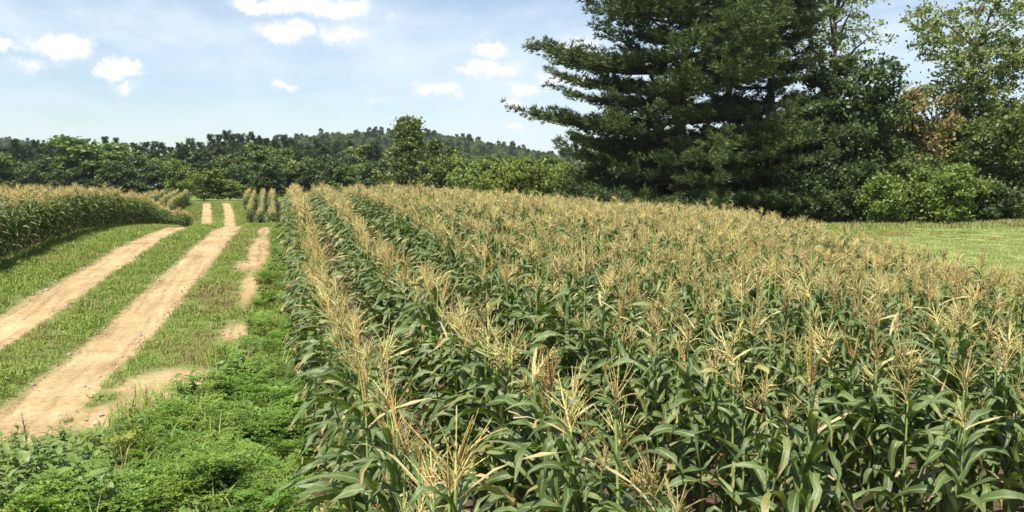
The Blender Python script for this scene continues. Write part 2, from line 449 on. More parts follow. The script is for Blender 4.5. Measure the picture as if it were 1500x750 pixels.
# smooth value noise on the plane, vectorised
_tab = np.random.default_rng(3).random((256, 256))
def vnoise(x, y, s=1.0, o=0):
    x = np.asarray(x, float) * s + o * 17.3; y = np.asarray(y, float) * s + o * 9.1
    xi = np.floor(x).astype(int); yi = np.floor(y).astype(int)
    fx = x - xi; fy = y - yi; fx = fx * fx * (3 - 2 * fx); fy = fy * fy * (3 - 2 * fy)
    g = lambda a, b: _tab[a % 256, b % 256]
    return (g(xi, yi) * (1 - fx) + g(xi + 1, yi) * fx) * (1 - fy) + (g(xi, yi + 1) * (1 - fx) + g(xi + 1, yi + 1) * fx) * fy
def fbm(x, y, s=1.0, o=0):
    return (vnoise(x, y, s, o) * .5 + vnoise(x, y, s * 2.1, o + 1) * .3 + vnoise(x, y, s * 4.3, o + 2) * .2)

# ---------------------------------------------------------------- terrain
PY = [-60, 0, 9, 14, 18, 24, 30, 34, 42, 52, 66, 74, 82, 92, 105, 160, 5000]
PZ = [0, 0, .0, .10, .36, .60, .66, .60, .20, -.75, -1.35, -1.15, -.45, -.10, -.15, -.5, -.5]
_py = np.linspace(-60, 300, 1441)
_pz = np.interp(_py, PY, PZ)
_k = np.exp(-np.linspace(-2.2, 2.2, 21) ** 2); _k /= _k.sum()
_pz = np.convolve(np.pad(_pz, 10, mode='edge'), _k, 'valid')
def prof(y):
    return np.interp(y, _py, _pz)
RY = [-30, 5, 11, 15, 20, 34, 50, 66, 79, 95, 130]
RX = [-3.7, -3.5, -3.3, -3.05, -2.75, -2.60, -3.3, -4.3, -5.0, -6.2, -9.0]
_rx = np.interp(_py, RY, RX); _k2 = np.ones(25) / 25
_rx = np.convolve(np.pad(_rx, 12, mode='edge'), _k2, 'valid')
def road(y):
    return np.interp(y, _py, _rx)
GAUGE, RW = 0.90, 0.35
def gz(x, y):
    x = np.asarray(x, float); y = np.asarray(y, float)
    cross = sstep(3, 15, x)
    far = sstep(12, 30, x)
    z = prof(y) * (1 - far) - .75 * cross + .13 * far + .55 * sstep(30, 62, x) * (1 - sstep(400, 900, np.abs(x)))
    z = z + (fbm(x, y, .35, 4) - .5) * .10 + (fbm(x, y, 1.6, 8) - .5) * .05 * (1 - sstep(40, 80, y))
    dx = x - road(y)
    inroad = 1 - sstep(90, 120, y)
    for s in (-1, 1):
        z = z - .055 * np.exp(-((dx - s * GAUGE) / .42) ** 2) * inroad
    return z
def gzf(x, y):
    return float(gz(x, y))

def W(px, depth):
    """plan position of a thing seen at photograph column px, depth metres along the camera axis"""
    lat = (px - 750) / FPX * depth
    return (lat * math.cos(YAW) + depth * math.sin(YAW), depth * math.cos(YAW) - lat * math.sin(YAW))

# bare patches by the track (x, y, rx, ry, strength)
PATCH = [(-1.25, 10.5, .5, .85, 1.4), (-1.72, 9.4, .34, .6, 1.1), (-.68, 13.4, .24, 1.1, .9), (-.58, 17.5, .2, 2.2, .95), (-.5, 23.5, .25, 4.2, 1.4),
         (-.45, 30.5, .26, 3.0, 1.4), (-1.0, 31, .3, 2.2, .5), (-2.0, 40, .5, 4, .8), (-.75, 20.2, .3, 1.2, .7)]
def bare(x, y):
    b = np.zeros_like(np.asarray(x, float))
    for (a, c, rx, ry, s) in PATCH:
        b = np.maximum(b, s * np.exp(-((x - a) / rx) ** 2 - ((y - c) / ry) ** 2))
    dx = x - road(y)
    inr = 1 - sstep(93, 99, y)
    for s in (-1, 1):
        b = np.maximum(b, inr * np.exp(-((dx - s * GAUGE) / .43) ** 4) * 1.1)
    return b
def right_edge(y):
    return 12.0 + np.clip(np.asarray(y, float) - 12, 0, 60) * .25
LEFT_EDGE = -5.75
def corn_left_limit(y):
    return np.where(np.asarray(y) < 46, 0.0, np.interp(y, [46, 70, 100], [0.0, -2.1, -2.6]))

xs = np.unique(np.concatenate([np.arange(-9, 2.01, .15), np.arange(-25, -9, .8), np.arange(2, 20, .5), np.arange(20, 80, 2.0), -25 - np.geomspace(1, 2400, 26), 80 + np.geomspace(2, 2400, 24)]))
ys = np.unique(np.concatenate([np.arange(-40, 0, 2.0), np.arange(0, 42, .25), np.arange(42, 110, .6), 110 + np.geomspace(1, 2400, 36)]))
GX, GY = np.meshgrid(xs, ys)
GZ = gz(GX, GY)
mb = MB()
nx, ny = len(xs), len(ys)
ii, jj = np.meshgrid(np.arange(nx - 1), np.arange(ny - 1))
q = np.stack([jj * nx + ii, jj * nx + ii + 1, (jj + 1) * nx + ii + 1, (jj + 1) * nx + ii], -1).reshape(-1, 4)
mb.add(np.stack([GX, GY, GZ], -1).reshape(-1, 3), q)
gme = mb.mesh('ground', M['ground'], smooth=True)
ca = gme.color_attributes.new('cover', 'FLOAT_COLOR', 'POINT')
B = np.clip(bare(GX, GY) * (.75 + .5 * fbm(GX, GY, 2.2, 6)), 0, 1)
incorn = ((GX > corn_left_limit(GY) - .25) & (GX < right_edge(GY) + .4) & (GY < 100)) | ((GX < LEFT_EDGE + .3) & (GX > -30) & (GY < 100))
mead = sstep(0, 2.0, GX - right_edge(GY))
cov = np.stack([B, incorn.astype(float), mead, np.ones_like(B)], -1)
ca.data.foreach_set('color', cov.reshape(-1).astype(np.float32))
struct(obj('ground', gme), 'gently rolling farm ground of soil, grass and mown meadow')

# the two wheel tracks of the farm road
def wheel_track(side, y0, y1, name):
    yy = np.arange(y0, y1, .16)
    cols = 12
    ce = road(yy) + side * GAUGE + (fbm(yy, yy * 0 + side * 7, .25, 2) - .5) * .16
    wl_ = RW * .92 * (1 + (fbm(yy, yy * 0 + 3 * side, 1.0, 5) - .5) * .8 + (vnoise(yy, yy * 0, 5.5, 3) - .5) * .3)
    wr_ = RW * .92 * (1 + (fbm(yy, yy * 0 + 9 * side, 1.0, 9) - .5) * .8 + (vnoise(yy, yy * 0, 5.5, 7) - .5) * .3)
    t = np.linspace(0, 1, cols)
    X = (ce - wl_)[:, None] * (1 - t) + (ce + wr_)[:, None] * t
    Y = np.repeat(yy[:, None], cols, 1)
    Z = gz(X, Y) + .014
    Z[:, 0] -= .03; Z[:, -1] -= .03
    m_ = MB(); n_ = len(yy)
    a, b = np.meshgrid(np.arange(cols - 1), np.arange(n_ - 1))
    m_.add(np.stack([X, Y, Z], -1).reshape(-1, 3), np.stack([b * cols + a, b * cols + a + 1, (b + 1) * cols + a + 1, (b + 1) * cols + a], -1).reshape(-1, 4))
    return struct(obj(name, m_.mesh(name, M['dirt'], smooth=True)), 'pale sandy wheel track worn into the farm road')
wheel_track(-1, -12, 97, 'dirt_track')
wheel_track(1, -12, 97, 'dirt_track')

# ---------------------------------------------------------------- scattering
def scatter(name, protos, P, rot, scl, idx):
    """one object that sets copies of the prototype meshes on the given points"""
    me = bpy.data.meshes.new(name)
    me.vertices.add(len(P)); me.vertices.foreach_set('co', np.asarray(P, np.float32).ravel())
    for nm, ty, arr in (('rot', 'FLOAT_VECTOR', rot), ('scl', 'FLOAT', scl), ('idx', 'INT', idx)):
        a = me.attributes.new(nm, ty, 'POINT')
        if ty == 'FLOAT_VECTOR':
            a.data.foreach_set('vector', np.asarray(arr, np.float32).ravel())
        else:
            a.data.foreach_set('value', np.asarray(arr, np.float32 if ty == 'FLOAT' else np.int32))
    me.update()
    o = obj(name, me)
    col = bpy.data.collections.new(name + '_source')
    for i, pm in enumerate(protos):
        po = bpy.data.objects.new('%s_source_%02d' % (name, i), pm); col.objects.link(po)
    ng = bpy.data.node_groups.new(name, 'GeometryNodeTree')
    ng.interface.new_socket('Geometry', in_out='INPUT', socket_type='NodeSocketGeometry')
    ng.interface.new_socket('Geometry', in_out='OUTPUT', socket_type='NodeSocketGeometry')
    n, l = ng.nodes, ng.links
    gi, go = n.new('NodeGroupInput'), n.new('NodeGroupOutput')
    ci = n.new('GeometryNodeCollectionInfo'); ci.inputs['Collection'].default_value = col
    ci.inputs['Separate Children'].default_value = True; ci.inputs['Reset Children'].default_value = True
    ip = n.new('GeometryNodeInstanceOnPoints'); ip.inputs['Pick Instance'].default_value = True
    def na(nm, ty):
        x = n.new('GeometryNodeInputNamedAttribute'); x.data_type = ty; x.inputs['Name'].default_value = nm
        return [s_ for s_ in x.outputs if s_.enabled and s_.name == 'Attribute'][0]
    er = n.new('FunctionNodeEulerToRotation')
    l.new(na('rot', 'FLOAT_VECTOR'), er.inputs[0])
    l.new(gi.outputs[0], ip.inputs['Points']); l.new(ci.outputs[0], ip.inputs['Instance'])
    l.new(er.outputs[0], ip.inputs['Rotation']); l.new(na('scl', 'FLOAT'), ip.inputs['Scale']); l.new(na('idx', 'INT'), ip.inputs['Instance Index'])
    l.new(ip.outputs[0], go.inputs[0])
    md = o.modifiers.new('scatter', 'NODES'); md.node_group = ng
    return o

# ---------------------------------------------------------------- trees
def rand_dirs(r, n):
    v = r.normal(size=(n, 3)); return v / np.linalg.norm(v, axis=1)[:, None]
def leaf_quads(r, c, size, up=.35, outward=None, asp=.62):
    """diamond leaves at centres c"""
    n = len(c)
    nrm = rand_dirs(r, n); nrm[:, 2] += up
    if outward is not None:
        nrm += outward * .45
    nrm /= np.linalg.norm(nrm, axis=1)[:, None]
    t = np.cross(nrm, rand_dirs(r, n)); t /= np.linalg.norm(t, axis=1)[:, None] + 1e-9
    b = np.cross(nrm, t)
    s = (size * r.uniform(.6, 1.35, n))[:, None]
    return np.stack([c - t * s, c + b * s * asp - t * s * .1, c + t * s, c - b * s * asp - t * s * .1], 1)

def broadleaf(seed, H, Rx, base=.15, lobes=14, clumps=16, leaves=26, lsize=.16, csize=.55, shape='round', trunk_r=None, airy=1.0):
    """crown of leaf clumps carried by limbs; returns trunk mesh builder and crown mesh builder, base at the origin"""
    r = np.random.default_rng(seed)
    tr, cr = MB(), MB()
    zb = H * base
    trunk_r = trunk_r or H * .017
    n_ = 8
    tz = np.linspace(-.15, H * .86, n_)
    wob = np.cumsum(r.normal(0, H * .008, (n_, 2)), 0); wob[0] = 0
    tp = np.column_stack([wob, tz])
    tr.tube(tp, trunk_r * (1 - .8 * np.linspace(0, 1, n_)) , 7)
    cz, hz = (zb + H) / 2, (H - zb) / 2
    C = []
    for i in range(lobes):
        h = (i + r.uniform(.1, .9)) / lobes
        a = i * 2.399 + r.uniform(-.5, .5)
        z = zb + (H - zb) * (.06 + .84 * h)
        u = (z - cz) / hz
        if shape == 'round': env = math.sqrt(max(.06, 1 - (abs(u) ** 2.2)))
        elif shape == 'cone': env = max(.12, .95 * (1 - h) ** .8)
        elif shape == 'vase': env = .45 + .55 * math.sin(min(1, h * 1.05) * math.pi * .62)
        else: env = math.sqrt(max(.05, 1 - abs(u * .9) ** 3))
        lr = Rx * r.uniform(.30, .48) * (.75 if h > .85 else 1)
        rad = max(0, Rx * env - lr * .75) * r.uniform(.55, 1.06)
        c = np.array([math.cos(a) * rad, math.sin(a) * rad, z])
        C.append((c, lr))
        ib = min(n_ - 1, max(1, int((z - .25 * (H - zb)) / (H * .86) * n_)))
        p0 = tp[ib]
        mid = (p0 + c) / 2 + np.array([0, 0, .04 * H]) + r.normal(0, .02 * H, 3) * .5
        tr.tube(np.array([p0, mid, c]), [trunk_r * .42, trunk_r * .26, trunk_r * .10], 5)
    for (c, lr) in C:
        d = rand_dirs(r, clumps); d[:, 2] = d[:, 2] * .8 + .12
        k = lr * (r.uniform(.35, 1.08, clumps) ** .6)
        cc = c + d * k[:, None] * np.array([1, 1, .78])
        cs = csize * r.uniform(.6, 1.3, clumps)
        nl = int(leaves * airy)
        p = np.repeat(cc, nl, 0) + r.normal(size=(clumps * nl, 3)) * np.repeat(cs, nl)[:, None] * np.array([.5, .5, .30])
        out = np.repeat(d, nl, 0)
        cr.add_quads(leaf_quads(r, p, lsize, outward=out))
        for q_ in cc[::3]:
            tr.tube(np.array([c, (c + q_) / 2 + [0, 0, -.05], q_]), [trunk_r * .10, trunk_r * .07, trunk_r * .03], 3, cap=False)
    return tr, cr

def conifer(seed, H, Rx, zb=1.0, step=.75, per=5, tl=.3, tw=.07, pads=1.0, irregular=.35, top=.75, tuft=7, gap=.0, dense=.42):
    """tiers of level limbs carrying flat pads of needle tufts"""
    r = np.random.default_rng(seed)
    tr, cr = MB(), MB()
    n_ = 12
    tz = np.linspace(-.2, H, n_)
    wob = np.cumsum(r.normal(0, H * .004, (n_, 2)), 0); wob[0] = 0
    tp = np.column_stack([wob, tz])
    t0 = H * .016
    tr.tube(tp, t0 * (1 - .93 * np.linspace(0, 1, n_)) , 8)
    z = zb; a0 = r.uniform(0, 6)
    tips = []
    while z < H * .985:
        h = z / H
        for k in range(max(3, int(per * (1 - .35 * h)) + int(r.integers(-1, 2)))):
            if r.random() < gap: continue
            a = a0 + k * 6.283 / per + r.uniform(-.45, .45)
            L = Rx * (max(0, 1 - h) ** top) * (1 + r.uniform(-irregular, irregular * .55))
            L *= (.8 + .2 * min(1, h * 6))
            L = max(L, .45)
            dz = r.uniform(-.10, .08) + .45 * h * h
            d = np.array([math.cos(a), math.sin(a), 0])
            o = np.array([np.interp(z, tz, wob[:, 0]), np.interp(z, tz, wob[:, 1]), z])
            s = np.linspace(0, 1, 6)
            br = o + d * (L * s)[:, None]; br[:, 2] += L * (dz * s + .10 * (s ** 2) - .06 * np.sin(s * 3.1))
            tr.tube(br, np.maximum(.012, t0 * .30 * (L / Rx) ** .7 * (1 - .85 * s)), 4, cap=False)
            side = np.array([-d[1], d[0], 0])
            nb = max(3, int(L / dense))
            for j in range(nb):
                f = .14 + .86 * (j + r.uniform(0, 1)) / nb
                p0 = np.array([np.interp(f, s, br[:, i]) for i in range(3)])
                wlen = (.30 + .22 * L * (1 - f) * 1.15 + .12) * r.uniform(.6, 1.25) * pads
                sg = 1 if r.random() < .5 else -1
                dirn = d * r.uniform(.35, .9) + side * sg * r.uniform(.4, 1)
                if f > .9: dirn = d + side * r.uniform(-.4, .4)
                dirn /= np.linalg.norm(dirn)
                m = max(3, int(wlen / .13))
                t = np.linspace(.15, 1, m)
                pts = p0 + dirn * (wlen * t)[:, None]; pts[:, 2] += wlen * .18 * t + r.normal(0, .05 + .05 * pads, m)
                tips.append(np.column_stack([pts, np.repeat(dirn[None], m, 0)]))
        z += step * r.uniform(.75, 1.25) * (1 - .35 * h); a0 += r.uniform(.3, 1.2)
    T = np.concatenate(tips)
    n = len(T)
    c = np.repeat(T[:, :3], tuft, 0); dn = np.repeat(T[:, 3:], tuft, 0)
    v = rand_dirs(r, n * tuft) * .85 + dn * .75; v[:, 2] = v[:, 2] * .75 + .42
    v /= np.linalg.norm(v, axis=1)[:, None]
    w = np.cross(v, rand_dirs(r, n * tuft)); w /= np.linalg.norm(w, axis=1)[:, None] + 1e-9
    ln = (tl * r.uniform(.6, 1.25, n * tuft))[:, None]
    cr.add_quads(np.stack([c, c + v * ln * .45 + w * tw * .5, c + v * ln, c + v * ln * .45 - w * tw * .5], 1))
    return tr, cr

def tree(name, loc, rz, meshes, label, cat, group=None, scale=(1, 1, 1)):
    root = bpy.data.objects.new(name, None); COL.objects.link(root)
    root.empty_display_size = .5
    root.location = loc; root.rotation_euler = (0, 0, rz); root.scale = scale
    tag(root, label, cat, group)
    obj('trunk', meshes[0], root); obj('crown', meshes[1], root)
    return root
def mk(nm, pair, bark, leaf):
    return (pair[0].mesh(nm + '_trunk', M[bark], smooth=True), pair[1].mesh(nm + '_crown', M[leaf]))
def ground_loc(px, depth):
    x, y = W(px, depth)
    return (x, y, gzf(x, y) - .02)
def height_for(py, depth, loc):
    return (262 - py) * depth / FPX + CAM_H - loc[2]

# --- near trees behind the meadow
l_ = ground_loc(992, 58)
tree('pine_tree', l_, 0, mk('pine_a', conifer(11, 29, 10.0, .9, 1.12, 8, .34, .055, 1.6, .38, .30, tuft=10, dense=.30), 'pine_bark', 'pine_light'),
     'huge spreading pine with level tiered limbs beside the cornfield', 'pine')
l_ = ground_loc(1118, 61)
tree('pine_tree', l_, 1.0, mk('pine_b', conifer(23, 25, 5.8, 1.2, 1.15, 7, .34, .055, 1.55, .4, .32, gap=.08, tuft=10, dense=.30), 'pine_bark', 'pine_light'),
     'tall dark-trunked pine standing close against the huge spreading pine', 'pine')
heroes = [
    # name, px, depth, top py, radius, mat, label, args
    ('broadleaf_tree', 1215, 74, -70, 4.3, 'leaf_pale', 'tall thin airy tree with sparse grey-green leaves behind the second pine', dict(base=.42, lobes=26, clumps=11, leaves=18, lsize=.14, csize=.6, shape='round'), 'grey-green tree'),
    ('broadleaf_tree', 1248, 60, 72, 3.6, 'leaf_dark', 'dark dense upright tree between the pines and the browning tree', dict(base=.06, lobes=22, clumps=22, leaves=34, lsize=.15, csize=.6, shape='oval'), 'dark tree'),
    ('broadleaf_tree', 1178, 63, 168, 3.2, 'leaf_dark', 'dark low tree filling the gap right of the pine trunks', dict(base=.03, lobes=16, clumps=20, leaves=32, lsize=.15, csize=.6, shape='oval'), 'dark tree'),
    ('broadleaf_tree', 1302, 66, 122, 2.6, 'leaf', 'narrow mid green tree beside the dark dense upright tree', dict(base=.05, lobes=16, clumps=18, leaves=30, lsize=.15, csize=.55, shape='oval'), 'tree'),
    ('broadleaf_tree', 1354, 66, 118, 2.5, 'leaf_brown', 'tree with browning reddish leaves in the wood edge', dict(base=.2, lobes=13, clumps=12, leaves=17, lsize=.15, csize=.7, shape='vase'), 'brown tree'),
    ('broadleaf_tree', 1412, 68, -12, 4.6, 'leaf_pale', 'tall pale green feathery tree rising above the meadow bushes', dict(base=.34, lobes=30, clumps=15, leaves=24, lsize=.15, csize=.62, shape='vase'), 'pale tree'),
    ('broadleaf_tree', 1512, 66, 36, 4.0, 'leaf_pale', 'pale green tree at the far end of the wood edge', dict(base=.28, lobes=24, clumps=15, leaves=24, lsize=.15, csize=.6, shape='round'), 'pale tree'),
    ('broadleaf_tree', 1478, 58, 168, 3.6, 'leaf', 'rounded mid green tree under the tall pale feathery tree', dict(base=.05, lobes=20, clumps=20, leaves=32, lsize=.14, csize=.55, shape='round'), 'tree'),
    ('broadleaf_tree', 1432, 72, 150, 4.0, 'leaf', 'broad leafy tree crowded behind the rounded meadow bush', dict(base=.05, lobes=20, clumps=18, leaves=28, lsize=.17, csize=.6, shape='round'), 'tree'),
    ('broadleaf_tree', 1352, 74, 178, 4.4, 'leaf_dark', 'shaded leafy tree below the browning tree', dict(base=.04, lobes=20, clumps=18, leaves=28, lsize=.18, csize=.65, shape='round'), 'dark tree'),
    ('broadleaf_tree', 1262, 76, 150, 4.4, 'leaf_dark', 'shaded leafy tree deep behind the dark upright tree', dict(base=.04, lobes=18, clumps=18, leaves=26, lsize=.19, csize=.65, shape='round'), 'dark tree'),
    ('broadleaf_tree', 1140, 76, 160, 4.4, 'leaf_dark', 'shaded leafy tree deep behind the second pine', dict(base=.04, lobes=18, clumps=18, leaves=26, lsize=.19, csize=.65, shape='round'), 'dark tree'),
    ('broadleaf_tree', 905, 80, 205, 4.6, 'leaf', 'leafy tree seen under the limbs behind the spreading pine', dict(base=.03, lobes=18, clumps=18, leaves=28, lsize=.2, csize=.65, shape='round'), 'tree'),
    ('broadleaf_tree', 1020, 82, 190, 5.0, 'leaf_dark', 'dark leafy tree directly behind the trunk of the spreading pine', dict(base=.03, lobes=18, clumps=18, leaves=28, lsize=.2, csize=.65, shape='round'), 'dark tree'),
    ('bush', 1385, 54.5, 240, 2.1, 'leaf_bright', 'round bright green bush at the meadow edge', dict(base=.02, lobes=20, clumps=18, leaves=34, lsize=.10, csize=.42, shape='oval'), 'bush'),
    ('bush', 1290, 55, 252, 1.45, 'leaf_bright', 'smaller bright green bush beside the round meadow bush', dict(base=.02, lobes=14, clumps=16, leaves=32, lsize=.10, csize=.38, shape='oval'), 'bush'),
    ('bush', 1338, 58, 222, 2.2, 'leaf', 'mid green bush wedged between the two bright meadow bushes', dict(base=.02, lobes=14, clumps=16, leaves=30, lsize=.12, csize=.42, shape='oval'), 'bush'),
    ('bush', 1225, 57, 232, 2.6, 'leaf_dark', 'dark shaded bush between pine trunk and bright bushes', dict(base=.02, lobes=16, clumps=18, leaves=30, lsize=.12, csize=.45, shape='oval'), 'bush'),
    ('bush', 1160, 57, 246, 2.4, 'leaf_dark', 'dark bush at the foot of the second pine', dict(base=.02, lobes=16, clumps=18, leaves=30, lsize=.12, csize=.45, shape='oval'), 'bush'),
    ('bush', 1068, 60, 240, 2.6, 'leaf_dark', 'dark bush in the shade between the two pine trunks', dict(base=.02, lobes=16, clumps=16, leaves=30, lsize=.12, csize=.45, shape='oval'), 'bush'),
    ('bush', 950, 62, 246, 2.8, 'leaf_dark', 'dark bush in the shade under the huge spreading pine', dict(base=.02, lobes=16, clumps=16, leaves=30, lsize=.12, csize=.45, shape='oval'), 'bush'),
    ('bush', 868, 64, 240, 2.5, 'leaf', 'mid green bush under the outer limbs of the spreading pine', dict(base=.02, lobes=16, clumps=16, leaves=30, lsize=.13, csize=.45, shape='oval'), 'bush'),
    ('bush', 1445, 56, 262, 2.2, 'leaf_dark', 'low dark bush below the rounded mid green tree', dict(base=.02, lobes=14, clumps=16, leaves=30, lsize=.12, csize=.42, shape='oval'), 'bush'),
]
for i, (nm, px, dep, top, rad, mat, label, kw, cat) in enumerate(heroes):
    l_ = ground_loc(px, dep)
    H = height_for(top, dep, l_)
    tree(nm, l_, i * 1.3, mk('%s_%d' % (nm, i), broadleaf(100 + i, H, rad, **kw), 'bark', mat), label, cat)

# --- far trees: a few kinds, copied as individuals
FP = [mk('far_pine_%d' % i, conifer(200 + i, 13, 3.0 + .3 * i, .8, .66, 6, .50, .13, 1.5, .3, .75, tuft=6), 'pine_bark', 'pine') for i in range(4)]
FD = [mk('far_broad_%d' % i, broadleaf(300 + i, 10, 4.0, base=.06, lobes=16, clumps=18, leaves=22, lsize=.29, csize=.8, shape=['round', 'oval', 'round', 'vase'][i]), 'bark', 'leaf') for i in range(4)]
FB = [mk('far_bright_%d' % i, broadleaf(400 + i, 10, 4.2, base=.04, lobes=14, clumps=17, leaves=22, lsize=.29, csize=.8, shape='oval'), 'bark', 'leaf_bright') for i in range(3)]
FK = [mk('far_dark_%d' % i, broadleaf(450 + i, 10, 4.2, base=.04, lobes=14, clumps=17, leaves=22, lsize=.30, csize=.8, shape='oval'), 'bark', 'leaf_dark') for i in range(2)]
tr_ = random.Random(12)
def far(kind, px, dep, top, width, label, group, name='broadleaf_tree', cat='tree'):
    pool, h0, r0 = {'pine': (FP, 13, 3.3), 'broad': (FD, 10, 4.0), 'bright': (FB, 10, 4.2), 'dark': (FK, 10, 4.2)}[kind]
    l_ = ground_loc(px, dep)
    H = height_for(top, dep, l_); w = width * dep / FPX / 2
    return tree(name, l_, tr_.uniform(0, 6.28), tr_.choice(pool), label, cat, group, (w / r0, w / r0, H / h0))
def jit(a): return tr_.uniform(-a, a)
# skyline of pines at the back, tops following the photograph
def back_top(px): return float(np.interp(px, [-60, 40, 110, 150, 210, 270, 300, 345, 380, 420, 480, 540], [210, 207, 203, 199, 206, 206, 198, 191, 196, 199, 206, 208]))
px = -48
while px < 545:
    far('pine', px, 200 + jit(22), back_top(px) + jit(6) + 5, 34 + jit(6), 'dark pointed pine in the back rank of the far treeline', 'pines in the back rank of the far treeline', 'pine_tree', 'pine')
    px += 13 + jit(4)
px = -55
while px < 560:
    if tr_.random() < .5:
        far(tr_.choice(['broad', 'dark']), px, 168 + jit(12), 222 + jit(12), 58 + jit(18), 'mid green broadleaf tree in the middle rank of the far treeline', 'broadleaf trees in the middle rank of the far treeline')
    else:
        far('pine', px, 172 + jit(12), 214 + jit(9), 44 + jit(10), 'dark pine in the middle rank of the far treeline', 'pines in the middle rank of the far treeline', 'pine_tree', 'pine')
    px += 20 + jit(7)
px = -50
while px < 270:
    far(tr_.choice(['dark', 'broad', 'dark']), px, 146 + jit(8), 235 + jit(12), 58 + jit(20), 'dark leafy tree close behind the cornfield left of the track', 'dark trees behind the cornfield left of the track')
    px += 22 + jit(7)
px = 345
while px < 600:
    far(tr_.choice(['broad', 'dark', 'bright']), px, 140 + jit(10), 238 + jit(8), 48 + jit(12), 'leafy tree behind the cornfield, between the track end and the tall round-topped tree', 'trees between the track end and the tall round-topped tree')
    px += 23 + jit(6)
far('broad', 140, 150, 203, 125, 'wide spreading tree bulging from the treeline behind the left cornfield', None)
far('bright', 262, 138, 232, 40, 'light green slender tree in front of the dark treeline', None)
far('bright', 300, 103, 246, 62, 'light green bush where the track ends', None, 'bush', 'bush')
far('bright', 338, 104, 262, 46, 'small light green bush beside the one where the track ends', None, 'bush', 'bush')
far('broad', 395, 152, 212, 78, 'broad mid green tree standing left of the wooded hill', None)
far('dark', 455, 138, 232, 50, 'dark round tree behind the first corn rows', None)
tree('broadleaf_tree', ground_loc(600, 128), .4, mk('big_round', broadleaf(515, height_for(167, 128, ground_loc(600, 128)), 5.4, base=.04, lobes=26, clumps=20, leaves=24, lsize=.22, csize=.7, shape='cone'), 'bark', 'leaf'),
     'tall round-topped tree rising above the wooded hill behind the corn', 'tree')
far('broad', 645, 138, 205, 62, 'mid green tree shouldering the tall round-topped tree', None)
px = 640
while px < 830:
    far(tr_.choice(['broad', 'bright', 'broad']), px, 128 + jit(12), 234 + jit(8), 56 + jit(10), 'leafy tree between the tall round-topped tree and the spreading pine', 'trees between the round-topped tree and the pine')
    px += 21 + jit(5)
for k, (px, top, w) in enumerate([(676, 252, 50), (706, 244, 46), (742, 232, 60), (776, 240, 56), (812, 236, 60)]):
    far('bright', px, 88 + jit(4), top, w, 'bright green bush at the field end left of the spreading pine', 'bright bushes left of the spreading pine', 'bush', 'bush')

# --- wooded hill
def hill(name, pxs, pys, depth, thick, label):
    m_ = MB()
    P = []
    cols = len(pxs)
    rows = [(-thick, 0), (-thick * .7, .35), (-thick * .35, .75), (0, 1.0), (thick * .4, .8), (thick, 0)]
    for dy, f in rows:
        for px, py in zip(pxs, pys):
            x, y = W(px, depth); fx, fy = math.sin(YAW), math.cos(YAW)
            h = max(0, (262 - py) * depth / FPX + CAM_H - 9)
            P.append((x + fx * dy, y + fy * dy, h * f - (2.0 if f == 0 else 0)))
    F = [(j * cols + i, j * cols + i + 1, (j + 1) * cols + i + 1, (j + 1) * cols + i) for j in range(len(rows) - 1) for i in range(cols - 1)]
    m_.add(P, F)
    me = m_.mesh(name, M['leaf_dark'], smooth=True)
    struct(obj(name, me), label)
    return np.array(P).reshape(len(rows), cols, 3)
hp = np.arange(300, 841, 20)
hy = np.interp(hp, [300, 380, 440, 500, 560, 600, 640, 700, 755, 800, 840], [222, 206, 199, 194, 190, 190, 194, 204, 214, 224, 232])
Hm = hill('hill', hp, hy, 620, 130, 'low wooded hill behind the treeline')
hp2 = np.arange(-120, 121, 20)
hy2 = np.interp(hp2, [-120, -40, 20, 60, 120], [206, 203, 202, 207, 222])
Hm2 = hill('hill', hp2, hy2, 820, 160, 'far low wooded ridge at the left')
def hill_points(Hg, n, r):
    R_, C_ = Hg.shape[:2]
    u = r.uniform(0, R_ - 2.01, n); v = r.uniform(0, C_ - 1.01, n)
    i = u.astype(int); j = v.astype(int); fu = (u - i)[:, None]; fv = (v - j)[:, None]
    return (Hg[i, j] * (1 - fu) + Hg[i + 1, j] * fu) * (1 - fv) + (Hg[i, j + 1] * (1 - fu) + Hg[i + 1, j + 1] * fu) * fv
P = np.concatenate([hill_points(Hm, 1500, rng), hill_points(Hm2, 700, rng)])
n = len(P)
o = scatter('hillside_wood', [FD[2][1], FP[2][1], FD[0][1], FD[1][1], FK[0][1]], P - [0, 0, 1.5], np.column_stack([np.zeros((n, 2)), rng.uniform(0, 6.28, n)]), rng.uniform(.75, 1.1, n), rng.integers(0, 5, n))
tag(o, 'dense wood covering the low hills beyond the treeline', 'woodland', kind='stuff')

